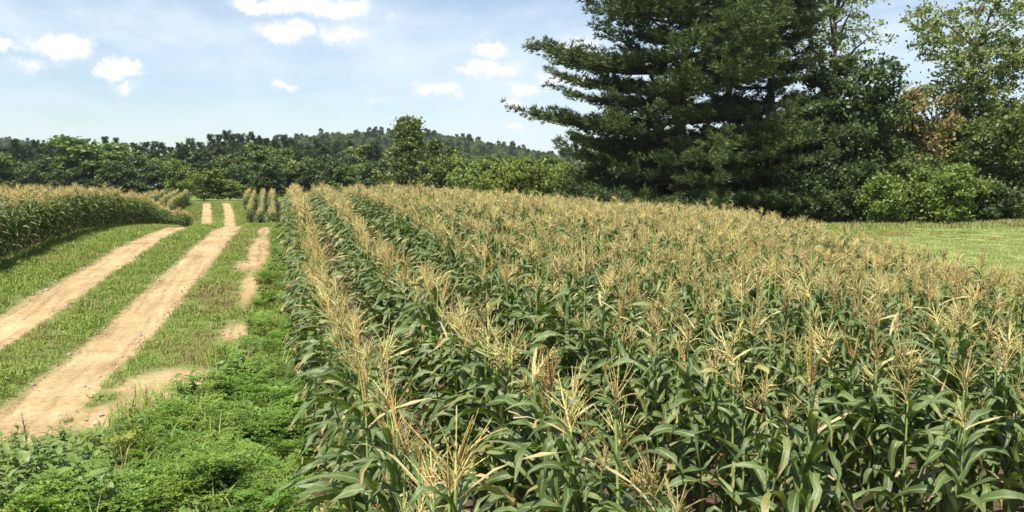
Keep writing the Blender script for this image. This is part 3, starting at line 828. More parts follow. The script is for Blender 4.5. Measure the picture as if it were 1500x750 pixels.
# ---------------------------------------------------------------- corn
def leaf_blade(r, L, Wd, rise, droop, twist, curl, segs=9, kink=0.0):
    """arching blade growing along +X from the origin"""
    s = np.linspace(0, 1, segs)
    th = rise - (rise + droop) * (s ** 1.25)
    th = np.clip(th - kink * (s > r.uniform(.35, .6)), -1.56, 1.5)
    ds = L / (segs - 1)
    x = np.concatenate([[0], np.cumsum(np.cos(th[:-1]) * ds)]); z = np.concatenate([[0], np.cumsum(np.sin(th[:-1]) * ds)])
    yb = np.cumsum(r.normal(0, .012, segs)) + curl * s ** 2 * L
    w = Wd * .5 * np.minimum(1, .45 + 2.6 * s) * np.clip(1 - s ** 2.6, .02, 1)
    tw = twist * s
    V, UV = [], []
    ph = r.uniform(0, 6.28); fr = r.uniform(9, 15)
    tx, tz = np.cos(th), np.sin(th)
    for i in range(segs):
        nv = np.array([-tz[i], 0, tx[i]])
        side = np.array([0, 1, 0]) * math.cos(tw[i]) + nv * math.sin(tw[i])
        up = nv * math.cos(tw[i]) - np.array([0, 1, 0]) * math.sin(tw[i])
        c = np.array([x[i], yb[i], z[i]])
        for k, u in enumerate((-1, -.45, 0, .45, 1)):
            ruf = (math.sin(fr * s[i] + ph + (1.7 if u > 0 else 0)) * .30 * abs(u) ** 1.5) * Wd * (s[i] * 1.4 if s[i] < .7 else 1)
            fold = abs(u) * w[i] * (.55 - .5 * s[i])
            V.append(c + side * u * w[i] + up * (fold + ruf)); UV.append((.5 + u * .5, s[i]))
    F = [(i * 5 + k, i * 5 + k + 1, (i + 1) * 5 + k + 1, (i + 1) * 5 + k) for i in range(segs - 1) for k in range(4)]
    return np.array(V), F, np.array(UV)

NLEAF = 18
crng = np.random.default_rng(21)
LEAF = []
for i in range(NLEAF):
    LEAF.append(leaf_blade(crng, crng.uniform(.36, .56), crng.uniform(.050, .074), crng.uniform(.85, 1.35), crng.uniform(.95, 1.55), crng.uniform(-1.2, 1.2), crng.uniform(-.3, .3), kink=[0, .9, 0, .5, 0, 1.3, 0][i % 7]))
DRY = [leaf_blade(crng, crng.uniform(.28, .42), .022, crng.uniform(.5, .9), crng.uniform(-.2, .9), crng.uniform(-1, 1), crng.uniform(-.2, .2), 6) for _ in range(4)]

def rough_branch(mb_, r, p0, dirv, L, rad, seg, k=3, droop=.3, mi=0):
    s = np.linspace(0, 1, seg)
    d = np.array(dirv, float); d /= np.linalg.norm(d)
    pts = np.array(p0) + d * (L * s)[:, None]
    pts[:, 2] -= droop * L * s ** 2
    side = np.array([-d[1], d[0], 0]); pts += side * (L * .06 * np.sin(s * 3 + r.uniform(0, 6)))[:, None]
    rr = np.where(np.arange(seg) % 2 == 0, .5, 1.0) * rad * (1 - .6 * s ** 1.5) * r.uniform(.65, 1.3, seg)
    mb_.tube(pts, rr, k, mi, cap=False)

def tassel(seed, kind, hi=True):
    """branched dry flower head; base at the origin"""
    r = np.random.default_rng(seed); m_ = MB()
    seg = 17 if hi else 7
    fat = 1.05 if hi else 1.55
    if kind == 'open':
        H = r.uniform(.27, .34)
        rough_branch(m_, r, (0, 0, 0), (r.normal(0, .06), r.normal(0, .06), 1), H, .0065 * fat, seg + 4, 4, 0)
        for k in range(int(r.integers(14, 20))):
            a = r.uniform(0, 6.283); z = .01 + .13 * (k / 18); el = r.uniform(.22, .85)
            rough_branch(m_, r, (0, 0, z), (math.cos(a) * math.sin(el), math.sin(a) * math.sin(el), math.cos(el)), r.uniform(.15, .27), .0052 * fat, seg, 3, r.uniform(-.05, .45))
    else:
        H = r.uniform(.28, .36)
        for k in range(int(r.integers(4, 8))):
            a = r.uniform(0, 6.283); el = 0.04 if k == 0 else r.uniform(.08, .28)
            rough_branch(m_, r, (0, 0, .02 * k), (math.cos(a) * math.sin(el), math.sin(a) * math.sin(el), math.cos(el)), H * r.uniform(.6, 1), .0068 * fat, seg * 2, 4, r.uniform(-.05, .08))
        for k in range(3):
            a = r.uniform(0, 6.283)
            rough_branch(m_, r, (0, 0, .02), (math.cos(a) * .7, math.sin(a) * .7, .75), r.uniform(.12, .2), .004 * fat, seg, 3, .1)
    return m_
TASS = [tassel(600 + i, 'open') for i in range(8)] + [tassel(650 + i, 'tight') for i in range(4)]
TASS_LO = [tassel(600 + i, 'open', False) for i in range(6)] + [tassel(650 + i, 'tight', False) for i in range(2)]

def stalk(seed, H):
    r = np.random.default_rng(seed); m_ = MB()
    z = np.concatenate([np.linspace(-.04, H, 12)])
    zz_ = []; rr = []
    for i, a in enumerate(z[:-1]):
        zz_ += [a, a + (z[i + 1] - a) * .9]; rr += [1.16, .98]
    zz_.append(H); rr.append(1)
    zz_ = np.array(zz_); rr = np.array(rr) * (.0115 - .0065 * np.clip(zz_ / H, 0, 1))
    b = r.normal(0, .02, 2); w = r.normal(0, .008, 2)
    pts = np.column_stack([b[0] * (zz_ / H) ** 2 + w[0] * np.sin(zz_ * 4), b[1] * (zz_ / H) ** 2 + w[1] * np.sin(zz_ * 4), zz_])
    m_.tube(pts, rr, 5)
    return m_, pts
def ear(seed):
    r = np.random.default_rng(seed); m_ = MB()
    d = np.array([math.sin(.45), 0, math.cos(.45)])
    s = np.linspace(0, 1, 8)
    m_.tube(d * (.24 * s)[:, None], .026 * np.array([.4, .85, 1, 1, .93, .78, .52, .2]), 7, 0)
    for k in range(3):
        a = k * 2.1 + r.uniform(0, 1); e = d * .2 + np.array([math.cos(a) * .012, math.sin(a) * .012, 0])
        m_.tube(np.array([d * .12 + (e - d * .2), e, e + d * .07 + rand_dirs(r, 1)[0] * .015]), [.012, .008, .001], 4, 0, cap=False)
    si = MB()
    for k in range(14):
        v = d * .8 + rand_dirs(r, 1)[0] * .8; v /= np.linalg.norm(v)
        p0 = d * .225
        si.tube(np.array([p0, p0 + v * .03, p0 + v * .05 + np.array([0, 0, -.02])]), [.004, .003, .0015], 3, 0, cap=False)
    return m_, si

leaf_me = []
for v, f, uv in LEAF:
    m_ = MB(); m_.add(v, f, uv); leaf_me.append(m_.mesh('corn_leaf_blade', M['corn_leaf'], True, True))
dry_me = []
for v, f, uv in DRY:
    m_ = MB(); m_.add(v, f, uv); dry_me.append(m_.mesh('corn_dry_blade', M['corn_dry'], True, True))
yel_me = []
for v, f, uv in LEAF[:4]:
    m_ = MB(); m_.add(v * [1, .7, 1], f, uv); yel_me.append(m_.mesh('corn_yellow_blade', M['corn_dry'], True, True))
tass_me = [t.mesh('tassel_head', M['tassel'] if i < 8 else M['tassel_brown']) for i, t in enumerate(TASS)]
STK = [stalk(700 + i, 1.22 + .02 * i) for i in range(6)]
stalk_me = [s[0].mesh('corn_stalk_stem', M['corn_stalk'], True) for s in STK]
EAR = [ear(760 + i) for i in range(2)]
ear_me = [e[0].mesh('ear_husk', M['husk'], True) for e in EAR]; silk_me = [e[1].mesh('ear_silk', M['silk']) for e in EAR]

def plant_plan(r, variant_stalk):
    """leaf positions etc. for one plant: (leaf index, z, azimuth, scale, pitch)"""
    H = 1.22 + .02 * variant_stalk
    nl = int(r.integers(13, 17)); a0 = r.uniform(0, 6.283)
    L = []
    for i in range(nl):
        h = (i + .5) / nl
        z = .16 + (H - .22) * h + r.uniform(-.02, .02)
        sc_ = (.62 + .55 * math.sin(min(1, .15 + h) * math.pi * .88)) * r.uniform(.88, 1.1)
        if h > .85: sc_ *= .72
        L.append((int(r.integers(0, NLEAF)), z, a0 + i * math.pi + r.normal(0, .38), sc_, r.normal(-.02, .14)))
    return H, L

def merged_plant(seed, hi):
    """the same plant as one mesh, for the mass of the field"""
    r = np.random.default_rng(seed); vs = seed % 6
    m_ = MB()
    st, pts = STK[vs]
    if hi:
        m_.add(np.concatenate(st.v), st.f, None, 0)
    else:
        k = MB(); k.tube(pts[::6], .009, 4); m_.add(np.concatenate(k.v), k.f, None, 0)
    H, L = plant_plan(r, vs)
    for (li, z, a, s_, pt) in L:
        v, f, uv = LEAF[li]
        mat = Matrix.Translation((0, 0, z)) @ Matrix.Rotation(a, 4, 'Z') @ Matrix.Rotation(-pt, 4, 'Y') @ Matrix.Scale(s_, 4)
        A = np.array(mat)
        if not hi:
            v = v.reshape(9, 5, 3)[[0, 2, 4, 6, 8]][:, [0, 2, 4]].reshape(-1, 3); uv = uv.reshape(9, 5, 2)[[0, 2, 4, 6, 8]][:, [0, 2, 4]].reshape(-1, 2)
            f = [(i * 3 + k, i * 3 + k + 1, (i + 1) * 3 + k + 1, (i + 1) * 3 + k) for i in range(4) for k in range(2)]
        m_.add(v @ A[:3, :3].T + A[:3, 3], f, uv, 3 if z < .4 and r.random() < .15 else 1)
    if r.random() < .4:
        v, f, uv = DRY[int(r.integers(0, 4))]; A = np.array(Matrix.Translation((0, 0, H - .05)) @ Matrix.Rotation(r.uniform(0, 6), 4, 'Z'))
        m_.add(v @ A[:3, :3].T + A[:3, 3], f, uv, 3)
    pool = TASS_LO
    ti = int(r.integers(0, 6)) if r.random() < .82 else 6 + int(r.integers(0, 2))
    T = pool[ti] if not hi else TASS[ti if ti < 6 else 8 + ti - 6]
    m_.add(np.concatenate(T.v) * r.uniform(.68, .98) + [pts[-1][0], pts[-1][1], H - .02], T.f, None, 2 if ti < 6 else 4)
    return m_.mesh('corn_mass_plant', [M['corn_stalk'], M['corn_leaf'], M['tassel'], M['corn_dry'], M['tassel_brown']], True, True)
CORN_HI = [merged_plant(800 + i, True) for i in range(8)]
CORN_LO = [merged_plant(900 + i, False) for i in range(10)]

# plant positions
frng = np.random.default_rng(33)
SP, ROW = .105, .88
def row_points(x0, y0, y1, drop=.03):
    y = np.arange(y0, y1, SP) + frng.normal(0, .035, len(np.arange(y0, y1, SP)))
    x = x0 + frng.normal(0, .03, len(y)) + (fbm(y, y * 0 + x0, .3, 11) - .5) * .12
    k = frng.random(len(y)) > drop
    return np.column_stack([x[k], y[k], np.full(k.sum(), x0)])
pts = []
nrows = 28
for i in range(nrows):
    x0 = .46 + i * ROW + (.35 if i > 1 else 0)
    p = row_points(x0, .9, 74 if i < 9 else 52)
    p = p[p[:, 0] < right_edge(p[:, 1]) + .25]
    pts.append(np.column_stack([p, np.full(len(p), i)]))
for i in range(1, 4):
    x0 = .38 - i * ROW; p = row_points(x0, 50 + 7 * i, 90); pts.append(np.column_stack([p, np.full(len(p), -1)]))
CP = np.concatenate(pts)
CP = np.column_stack([CP, gz(CP[:, 0], CP[:, 1])])     # x, y, rowx, row index, z
# plants of the row start: none right under the camera
front = np.interp(CP[:, 2], [.4, 1.3, 2.6, 3.5, 5], [2.05, 3.1, 4.2, 4.5, 4.6])
CP = CP[CP[:, 0] * math.sin(YAW) + CP[:, 1] * math.cos(YAW) > front + frng.uniform(-.1, .25, len(CP))]
# projected size: nearest ones in the frame become individual plants
def in_frame(x, y, z, margin=0):
    lat = x * math.cos(YAW) - y * math.sin(YAW); dep = x * math.sin(YAW) + y * math.cos(YAW)
    u = 750 + FPX * lat / np.maximum(dep, .1)
    return dep, u, 262 + FPX * (CAM_H - z) / np.maximum(dep, .1)
dep, u, vtop = in_frame(CP[:, 0], CP[:, 1], CP[:, 4] + 1.28)
vis = (dep > 1.2) & (u > 360) & (u < 1530) & (vtop < 750)
order = np.argsort(np.where(vis, dep, 1e9))
solo = order[:300]
mask = np.ones(len(CP), bool); mask[solo] = False
ORD = ['first', 'second', 'third', 'fourth', 'fifth', 'sixth', 'seventh', 'eighth', 'ninth', 'tenth', 'eleventh', 'twelfth', 'thirteenth', 'fourteenth', 'fifteenth', 'sixteenth']
prng2 = np.random.default_rng(44)
PSC = .93                                             # this is a short sweet corn
for c in solo:
    x, y, rx, ri, z = CP[c]; ri = int(ri)
    vs = int(prng2.integers(0, 6))
    root = bpy.data.objects.new('corn_plant', None); COL.objects.link(root)
    root.empty_display_size = .1
    root.location = (x, y, z); root.rotation_euler = (prng2.normal(0, .035), prng2.normal(0, .035), prng2.uniform(0, 6.28))
    s_ = PSC * prng2.normal(1.0, .08); root.scale = (s_, s_, s_)
    brown = prng2.random() < (.42 if dep[c] < 4.5 else .16)
    kind = 'brown upright tassel' if brown else 'spreading straw tassel'
    withered = prng2.random() < (.15 if dep[c] < 3.2 else .35)
    size = 'tall ' if s_ > PSC * 1.09 else 'short ' if s_ < PSC * .91 else ''
    what = '%scorn plant%%s, %s%s' % (size, kind, ', withered top leaf' if withered else '')
    tag(root, what % '' + ', %s row from the track' % ORD[ri], 'corn plant', what % 's' + ', %s row' % ORD[ri])
    H, L = plant_plan(prng2, vs)
    obj('stalk', stalk_me[vs], root)
    for (li, zz_, a, ls, pt) in L:
        o = obj('leaf', yel_me[li % 4] if zz_ < .4 and prng2.random() < .15 else leaf_me[li], root, (0, 0, zz_)); o.rotation_euler = Euler((0, -pt, a)); o.scale = (ls, ls, ls)
    if withered:
        o = obj('leaf', dry_me[int(prng2.integers(0, 4))], root, (0, 0, H - .05)); o.rotation_euler = (0, 0, prng2.uniform(0, 6.28)); o['label'] = 'withered straw-coloured top leaf'
    tm = tass_me[8 + int(prng2.integers(0, 4))] if brown else tass_me[int(prng2.integers(0, 8))]
    tip = STK[vs][1][-1]
    o = obj('tassel', tm, root, (tip[0], tip[1], H - .02)); o.rotation_euler = (prng2.normal(0, .2), prng2.normal(0, .2), prng2.uniform(0, 6.28)); t_ = prng2.uniform(.58, .98); o.scale = (t_, t_, t_)
    if prng2.random() < .45:
        k = int(prng2.integers(0, 2)); o = obj('ear', ear_me[k], root, (0, 0, prng2.uniform(.45, .75))); o.rotation_euler = (0, 0, prng2.uniform(0, 6.28))
        obj('silk', silk_me[k], o)
RP = CP[mask]
n = len(RP)
dd = np.hypot(RP[:, 0], RP[:, 1])
idx = np.where(dd < 16, frng.integers(0, 8, n), frng.integers(8, 18, n))
o = scatter('corn_field', CORN_HI + CORN_LO, np.column_stack([RP[:, 0], RP[:, 1], RP[:, 4]]), np.column_stack([frng.normal(0, .04, (n, 2)), frng.uniform(0, 6.28, n)]), frng.normal(.93, .075, n), idx)
tag(o, 'rest of the tasselled corn rows right of the dirt track', 'corn', kind='stuff')
# the field left of the track, and its rows beyond the dip
pts = []
for i in range(16):
    x0 = LEFT_EDGE - .1 - i * ROW; pts.append(row_points(x0, 14, 62))
for x0 in (-8.6, -9.5, -10.7, -11.4):
    pts.append(row_points(x0, 76, 92, 0))
for x0 in (-.7, -1.5, -2.9):
    pts.append(row_points(x0, 82, 94, 0))
LP = np.concatenate(pts)
n = len(LP)
dd = np.hypot(LP[:, 0], LP[:, 1])
o = scatter('corn_field', CORN_HI + CORN_LO, np.column_stack([LP[:, 0], LP[:, 1], gz(LP[:, 0], LP[:, 1])]), np.column_stack([frng.normal(0, .04, (n, 2)), frng.uniform(0, 6.28, n)]), frng.normal(.93, .075, n), np.where(dd < 24, frng.integers(0, 8, n), frng.integers(8, 18, n)))
tag(o, 'tasselled corn rows left of the dirt track', 'corn', kind='stuff')

# ---------------------------------------------------------------- grass and weeds
def tuft(seed, nbl, hgt, wid, spread, mat):
    r = np.random.default_rng(seed); m_ = MB()
    for k in range(nbl):
        a = r.uniform(0, 6.283); b = r.uniform(0, 6.283); h = hgt * r.uniform(.45, 1.25); lean = r.uniform(.25, 1.25)
        p0 = np.array([math.cos(b), math.sin(b), 0]) * spread * math.sqrt(r.random())
        d = np.array([math.cos(a), math.sin(a), 0]); s = np.array([-d[1], d[0], 0]) * wid * r.uniform(.7, 1.3)
        p1 = p0 + d * h * lean * .35 + np.array([0, 0, h * .6]); p2 = p0 + d * h * lean + np.array([0, 0, h * (1 - .3 * lean)])
        p0 = p0 - np.array([0, 0, .015])
        m_.add([p0 - s, p0 + s, p1 + s * .8, p1 - s * .8, p2], [(0, 1, 2, 3), (3, 2, 4)])
    return m_.mesh('tuft', mat)
GR = [tuft(1000 + i, 22, .12, .005, .10, M['grass']) for i in range(4)] + [tuft(1010 + i, 16, .10, .005, .10, M['grass_dry']) for i in range(2)]
def clover(seed, mat, n=34, hgt=.07, ls=.018, spread=.12):
    r = np.random.default_rng(seed); m_ = MB()
    c = np.column_stack([r.normal(0, spread * .6, n), r.normal(0, spread * .6, n), r.uniform(.2, 1, n) * hgt])
    m_.add_quads(leaf_quads(r, c, ls, up=1.0))
    return m_.mesh('low_leaves', mat)
GR += [clover(1020 + i, M['grass']) for i in range(3)]

def place(n, xf, yf, dens_fn):
    pass
g2 = np.random.default_rng(55)
def field_points(x0, x1, y0, y1, per_m2):
    n_ = int((x1 - x0) * (y1 - y0) * per_m2)
    return g2.uniform(x0, x1, n_), g2.uniform(y0, y1, n_)
GXp, GYp, GS, GI = [], [], [], []
for (y0, y1, den, sc_) in ((3, 14, 150, .85), (14, 24, 110, .95), (24, 42, 60, 1.15), (42, 98, 16, 1.8)):
    x, y = field_points(-9 if y0 > 40 else -6.2, .6, y0, y1, den)
    lim = corn_left_limit(y)
    b = bare(x, y) * (.7 + .6 * fbm(x, y, 3, 6))
    dens = .35 + .9 * fbm(x, y, .9, 14)
    dx = np.abs(x - road(y))
    keep = (x < lim + .15) & (x > LEFT_EDGE - .3 + np.where(y > 62, -3, 0)) & (g2.random(len(x)) > sstep(.12, .68, b) * 1.02) & (g2.random(len(x)) < dens)
    x, y, b = x[keep], y[keep], b[keep]
    GXp.append(x); GYp.append(y); GS.append(sc_ * g2.uniform(.55, 1.25, len(x)) * (.55 + .9 * fbm(x, y, .7, 21)) * (1 - .6 * sstep(.05, .6, b)))
    dry = fbm(x, y, .55, 31) + .35 * np.exp(-((x + .8) / .5) ** 2 - ((y - 14) / 2.5) ** 2) + .30 * sstep(.1, .5, b) + .2 * np.exp(-((x + 1.2) / .45) ** 2) * (y > 15) + .3 * np.exp(-((x + 1.5) / .45) ** 2 - ((y - 9.8) / .9) ** 2)
    isdry = g2.random(len(x)) < sstep(.56, .88, dry) * .75
    GI.append(np.where(isdry, g2.integers(4, 6, len(x)), np.where(g2.random(len(x)) < .45, g2.integers(6, 9, len(x)), g2.integers(0, 4, len(x)))))
x, y, s_, i_ = map(np.concatenate, (GXp, GYp, GS, GI))
n = len(x)
o = scatter('grass', GR, np.column_stack([x, y, gz(x, y)]), np.column_stack([np.zeros((n, 2)), g2.uniform(0, 6.28, n)]), s_, i_)
tag(o, 'short green and browning grass along the farm road and between its wheel tracks', 'grass', kind='stuff')

# meadow
MG = [tuft(1100 + i, 90, .10, .010, .5, M['meadow_grass']) for i in range(4)] + [tuft(1120 + i, 80, .16, .009, .5, M[['grass', 'grass_dry'][i]]) for i in range(2)]
x, y = field_points(9, 62, 3, 62, 5.5)
k = (x > right_edge(y) + .2); x, y = x[k], y[k]
n = len(x)
o = scatter('meadow_grass', MG, np.column_stack([x, y, gz(x, y)]), np.column_stack([np.zeros((n, 2)), g2.uniform(0, 6.28, n)]), g2.uniform(.5, 1.0, n) * (.5 + .9 * fbm(x, y, .2, 40)), np.where(fbm(x, y, .16, 43) + g2.normal(0, .12, n) > .62, 4, np.where(fbm(x, y, .13, 47) + g2.normal(0, .12, n) > .66, 5, g2.integers(0, 4, n))))
tag(o, 'pale green mown meadow grass in front of the wood edge', 'grass', kind='stuff')
# golden uncut grass along the corn edge
GG = [tuft(1150 + i, 40, .5, .007, .3, M['grass_dry']) for i in range(3)]
yy = g2.uniform(6, 45, 1500); x = right_edge(yy) + g2.uniform(-.2, 1.5, 1500); n = 1500
o = scatter('tall_dry_grass', GG, np.column_stack([x, yy, gz(x, yy)]), np.column_stack([np.zeros((n, 2)), g2.uniform(0, 6.28, n)]), g2.uniform(.6, 1.4, n), g2.integers(0, 3, n))
tag(o, 'tall golden dry grass between the corn and the meadow', 'grass', kind='stuff')

EG = [tuft(1160 + i, 40, .32, .012, .35, M['meadow_grass' if i < 2 else 'grass_dry']) for i in range(3)]
px_ = g2.uniform(1080, 1540, 700); dp_ = g2.normal(53.5, 1.0, 700); wx = np.array([W(a, b) for a, b in zip(px_, dp_)]); n = 700
o = scatter('rough_grass', EG, np.column_stack([wx, gz(wx[:, 0], wx[:, 1])]), np.column_stack([np.zeros((n, 2)), g2.uniform(0, 6.28, n)]), g2.uniform(.4, 1.3, n), np.where(g2.random(n) < .2, 2, g2.integers(0, 2, n)))
tag(o, 'long rough grass where the meadow meets the wood edge', 'grass', kind='stuff')
# stones and clods on the bare earth
M['stone'] = solid_mat('track_stone', (.20, .15, .105), (.42, .36, .28), 3, .9)
ST = []
for i in range(4):
    r_ = np.random.default_rng(1400 + i); b_ = MB()
    a_ = np.arange(6) / 6 * 6.283
    rings = [np.column_stack([np.cos(a_) * q_, np.sin(a_) * q_, np.full(6, h_)]) * r_.uniform(.75, 1.25, (6, 1)) for q_, h_ in ((.9, -.2), (1, .25), (.55, .62))]
    b_.add(np.concatenate(rings), [(k * 6 + j, k * 6 + (j + 1) % 6, k * 6 + 6 + (j + 1) % 6, k * 6 + 6 + j) for k in range(2) for j in range(6)] + [tuple(range(12, 18))])
    ST.append(b_.mesh('stone', M['stone']))
x, y = field_points(-5.2, 0, 5, 34, 45)
k = (bare(x, y) > .3) & (g2.random(len(x)) < .2 + .6 * np.exp(-((np.abs(np.abs(x - road(y)) - GAUGE) - .32) / .12) ** 2)); x, y = x[k], y[k]; n = len(x)
o = scatter('stones', ST, np.column_stack([x, y, gz(x, y) + .008]), np.column_stack([g2.normal(0, .3, (n, 2)), g2.uniform(0, 6.28, n)]), g2.gamma(2.2, .0055, n) + .005, g2.integers(0, 4, n))
tag(o, 'loose pebbles and clods on the bare track earth', 'stones', kind='stuff')

# feathery weeds in the near corner
def frond(r, L, el):
    """one twice-divided leaf, along +X"""
    Q = []
    n_ = 9
    s = np.linspace(0, 1, n_)
    th = el - (el + .5) * s
    x = np.concatenate([[0], np.cumsum(np.cos(th[:-1]) * L / (n_ - 1))]); z = np.concatenate([[0], np.cumsum(np.sin(th[:-1]) * L / (n_ - 1))])
    for i in range(1, n_):
        pl = L * .42 * math.sin(min(1, .18 + s[i] * .9) * math.pi) ** .8 + .012
        for sg in (-1, 1):
            dirn = np.array([.55, sg * .85, r.uniform(-.1, .25)]); dirn /= np.linalg.norm(dirn)
            p0 = np.array([x[i], 0, z[i]])
            m = max(2, int(pl / .018))
            for j in range(m):
                c = p0 + dirn * pl * (j + .5) / m
                for s2 in (-1, 1):
                    v = dirn * .6 + np.array([.5 * s2, -sg * s2 * .3 , r.uniform(-.2, .4)]); v /= np.linalg.norm(v)
                    ln = .026 * (1.15 - j / m * .6)
                    w = np.cross(v, [0, 0, 1.]); w /= np.linalg.norm(w) + 1e-9
                    w = w * .0055 + np.array([0, 0, r.normal(0, .002)])
                    Q.append([c, c + v * ln * .5 + w, c + v * ln, c + v * ln * .5 - w])
    return np.array(Q)
def feather_clump(seed, mat, nf=9, hgt=.36):
    r = np.random.default_rng(seed); m_ = MB()
    for k in range(nf):
        Q = frond(r, r.uniform(.6, 1.1) * hgt * .85, r.uniform(.6, 1.4))
        A = np.array(Matrix.Rotation(r.uniform(0, 6.28), 3, 'Z'))
        z0 = hgt * r.uniform(.05, .6)
        m_.add_quads(Q @ A.T + [r.normal(0, .05), r.normal(0, .05), z0])
    m_.tube(np.array([[0, 0, -.02], [.01, 0, hgt * .6]]), [.004, .002], 3)
    return m_.mesh('feather_clump', mat)
FW = [feather_clump(1200 + i, M['weed']) for i in range(6)] + [feather_clump(1220, M['weed_yellow'], 7, .24)]
def broad_clump(seed):
    r = np.random.default_rng(seed); m_ = MB()
    for k in range(4):
        top = np.array([r.normal(0, .05), r.normal(0, .05), r.uniform(.22, .42)])
        m_.tube(np.array([[0, 0, -.02], top * .5, top]), [.004, .003, .0015], 3)
        for j in range(8):
            f = .3 + .7 * (j + .5) / 8; L_ = r.uniform(.05, .09)
            lv = leaf_shape(r, L_, L_ * .45, 4)
            A = np.array(Euler((r.normal(0, .3), r.uniform(-.8, .2), j * 2.4 + r.normal(0, .4))).to_matrix())
            m_.add(np.concatenate(lv.v) @ A.T + top * f, lv.f)
    return m_.mesh('broad_clump', M['broadweed'], True)
def leaf_shape(r, L, Wd, n_=5):
    s = np.linspace(0, 1, n_); w = Wd * .5 * np.sin(np.clip(s * .93 + .07, 0, 1) * math.pi) ** .8
    V = []
    for i in range(n_):
        z = .25 * L * s[i] - .45 * L * s[i] ** 2
        V += [(L * s[i], -w[i], z + .25 * w[i]), (L * s[i], 0, z), (L * s[i], w[i], z + .25 * w[i])]
    F = [(i * 3 + k, i * 3 + k + 1, (i + 1) * 3 + k + 1, (i + 1) * 3 + k) for i in range(n_ - 1) for k in range(2)]
    m_ = MB(); m_.add(V, F); return m_
FW += [broad_clump(1230 + i) for i in range(3)]
x, y = field_points(-3.2, .15, 4.0, 12.5, 75)
edge = np.interp(y, [4, 7, 8.5, 9.6, 10.6, 12.5], [-2.6, -2.0, -1.75, -1.2, -.85, -.45]) + (fbm(x, y, 1.3, 51) - .5) * .5
keep = (x > edge) & (x < .18) & ~((x < -1.45 + .25 * (y - 7.5)) & (y < 8.7) & (g2.random(len(x)) < .8)) & (bare(x, y) < .35) & (g2.random(len(x)) < -.15 + 1.5 * fbm(x, y, 1.5, 61))
# some more of it along the corn further up
x2, y2 = field_points(-.55, .12, 12, 32, 14); k2 = (bare(x2, y2) < .45) & (g2.random(len(x2)) < fbm(x2, y2, .8, 77) + .1)
x = np.concatenate([x[keep], x2[k2]]); y = np.concatenate([y[keep], y2[k2]])
n = len(x)
yel = np.exp(-((x + 1.35) / .33) ** 2 - ((y - 7.9) / .9) ** 2) > g2.uniform(.1, 1.1, n)
sc_ = g2.uniform(.4, 1.2, n) * np.where(y > 10, .75, 1) * (.45 + 1.1 * fbm(x, y, 2.3, 91))
o = scatter('feathery_weeds', FW, np.column_stack([x, y, gz(x, y)]), np.column_stack([g2.normal(0, .12, (n, 2)), g2.uniform(0, 6.28, n)]), sc_, np.where(yel, 6, np.where(fbm(x, y, 1.7, 111) + g2.normal(0, .12, n) > .6, g2.integers(7, 10, n), g2.integers(0, 6, n))))
tag(o, 'lush feathery green weeds beside the first corn row', 'weeds', kind='stuff')

TG = [tuft(1300 + i, 14, .34, .006, .08, M['grass']) for i in range(3)] + [tuft(1310, 10, .30, .005, .08, M['grass_dry'])]
x, y = field_points(-2.4, .1, 4.5, 12, 40)
edge = np.interp(y, [4, 7, 8.5, 9.6, 10.6, 12.5], [-2.5, -1.95, -1.7, -1.6, -1.2, -.8])
k = (x > edge) & (bare(x, y) < .5) & (g2.random(len(x)) < fbm(x, y, 1.1, 101) * 1.5 - .2); x, y = x[k], y[k]; n = len(x)
o = scatter('tall_grass', TG, np.column_stack([x, y, gz(x, y)]), np.column_stack([g2.normal(0, .1, (n, 2)), g2.uniform(0, 6.28, n)]), g2.uniform(.5, 1.2, n), np.where(g2.random(n) < .3, 3, g2.integers(0, 3, n)))
tag(o, 'taller grass blades standing among the feathery weeds', 'grass', kind='stuff')

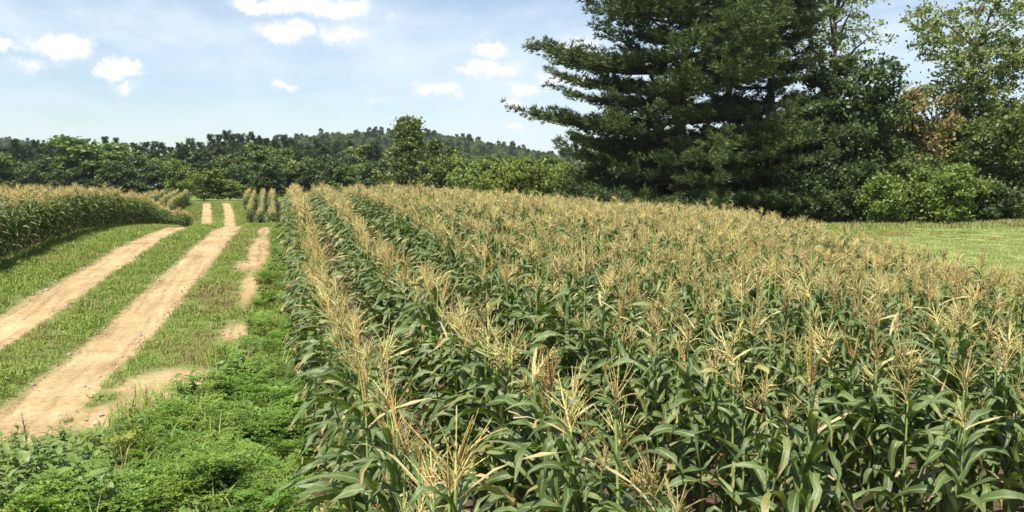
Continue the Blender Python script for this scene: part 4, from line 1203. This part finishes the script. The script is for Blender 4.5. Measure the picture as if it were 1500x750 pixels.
# single weeds that stand out
wr = np.random.default_rng(70)
BL = [leaf_shape(wr, wr.uniform(.07, .115), wr.uniform(.03, .048)).mesh('weed_leaf', M['broadweed'], True) for _ in range(5)]
TL = [leaf_shape(wr, wr.uniform(.07, .11), .014).mesh('weed_leaf', M['tallweed'], True) for _ in range(4)]
def weed(px, py, hgt, kind, label, group=None):
    v = pix_dir(px, py); t = (0 - CAM_H) / v.z
    x, y = v.x * t, v.y * t
    root = bpy.data.objects.new('weed_plant', None); COL.objects.link(root); root.empty_display_size = .1
    root.location = (x, y, gzf(x, y)); root.rotation_euler = (0, 0, wr.uniform(0, 6.28)); tag(root, label, 'weed', group)
    m_ = MB(); ns = 1 if kind == 'tall' else 5
    for k in range(ns):
        a = wr.uniform(0, 6.28); sp = 0.03 if kind == 'tall' else .12
        top = np.array([math.cos(a) * sp, math.sin(a) * sp, hgt * wr.uniform(.8, 1)])
        m_.tube(np.array([[0, 0, -.02], top * [.4, .4, .5], top]), [.006, .005, .002], 4)
        nl = 34 if kind == 'tall' else 14
        for j in range(nl):
            f = .12 + .88 * (j + .5) / nl
            p = np.array([top[0] * f, top[1] * f, top[2] * f])
            pool = TL if kind == 'tall' else BL
            o = obj('leaf', pool[int(wr.integers(0, len(pool)))], root, tuple(p)); s_ = (1.15 - .6 * f if kind == 'tall' else 1.0) * wr.uniform(.75, 1.15)
            o.rotation_euler = Euler((wr.normal(0, .2), wr.uniform(-.9, .1), j * 2.4 + wr.normal(0, .3))); o.scale = (s_,) * 3
    obj('stem', m_.mesh('weed_stem', M['tallweed'], True), root)
weed(40, 655, .36, 'tall', 'tall narrow-leaved weed at the very edge of the sandy wheel track')
weed(22, 660, .22, 'tall', 'short narrow-leaved weed beside the tall one at the track edge')
weed(180, 664, .30, 'tall', 'dark upright weed below the bare earth patch')
weed(200, 672, .24, 'tall', 'slim upright weed next to the dark upright weed')
for (a, b, h) in ((15, 748, .42), (50, 742, .46), (85, 748, .40), (60, 712, .40), (100, 705, .36), (20, 708, .42), (128, 680, .28), (75, 682, .33), (135, 744, .36), (110, 728, .40), (35, 725, .44), (5, 690, .40), (50, 690, .38), (90, 720, .42), (150, 712, .34), (2, 730, .44), (70, 749, .44), (155, 690, .26), (118, 749, .40)):
    weed(a, b, h, 'broad', 'bushy broad-leaved weed among the feathery weeds near the track', 'broad-leaved weeds near the track')

# ---------------------------------------------------------------- summer haze
hm, hn, hl = new_mat('haze_air')
pv = hn.new('ShaderNodeVolumePrincipled')
pv.inputs['Color'].default_value = (.80, .88, 1.0, 1)
pv.inputs['Density'].default_value = HAZE
pv.inputs['Anisotropy'].default_value = .2
ho = hn.new('ShaderNodeOutputMaterial'); hl.new(pv.outputs[0], ho.inputs['Volume'])
m_ = MB()
x0, x1, y0, y1, z0, z1 = -2600, 2650, -60, 2700, -6, 75
m_.add([(x0, y0, z0), (x1, y0, z0), (x1, y1, z0), (x0, y1, z0), (x0, y0, z1), (x1, y0, z1), (x1, y1, z1), (x0, y1, z1)],
       [(3, 2, 1, 0), (4, 5, 6, 7), (0, 1, 5, 4), (1, 2, 6, 5), (2, 3, 7, 6), (3, 0, 4, 7)])
o = obj('haze', m_.mesh('haze', hm)); tag(o, 'thin blue summer haze over the fields and woods', 'haze', kind='stuff')
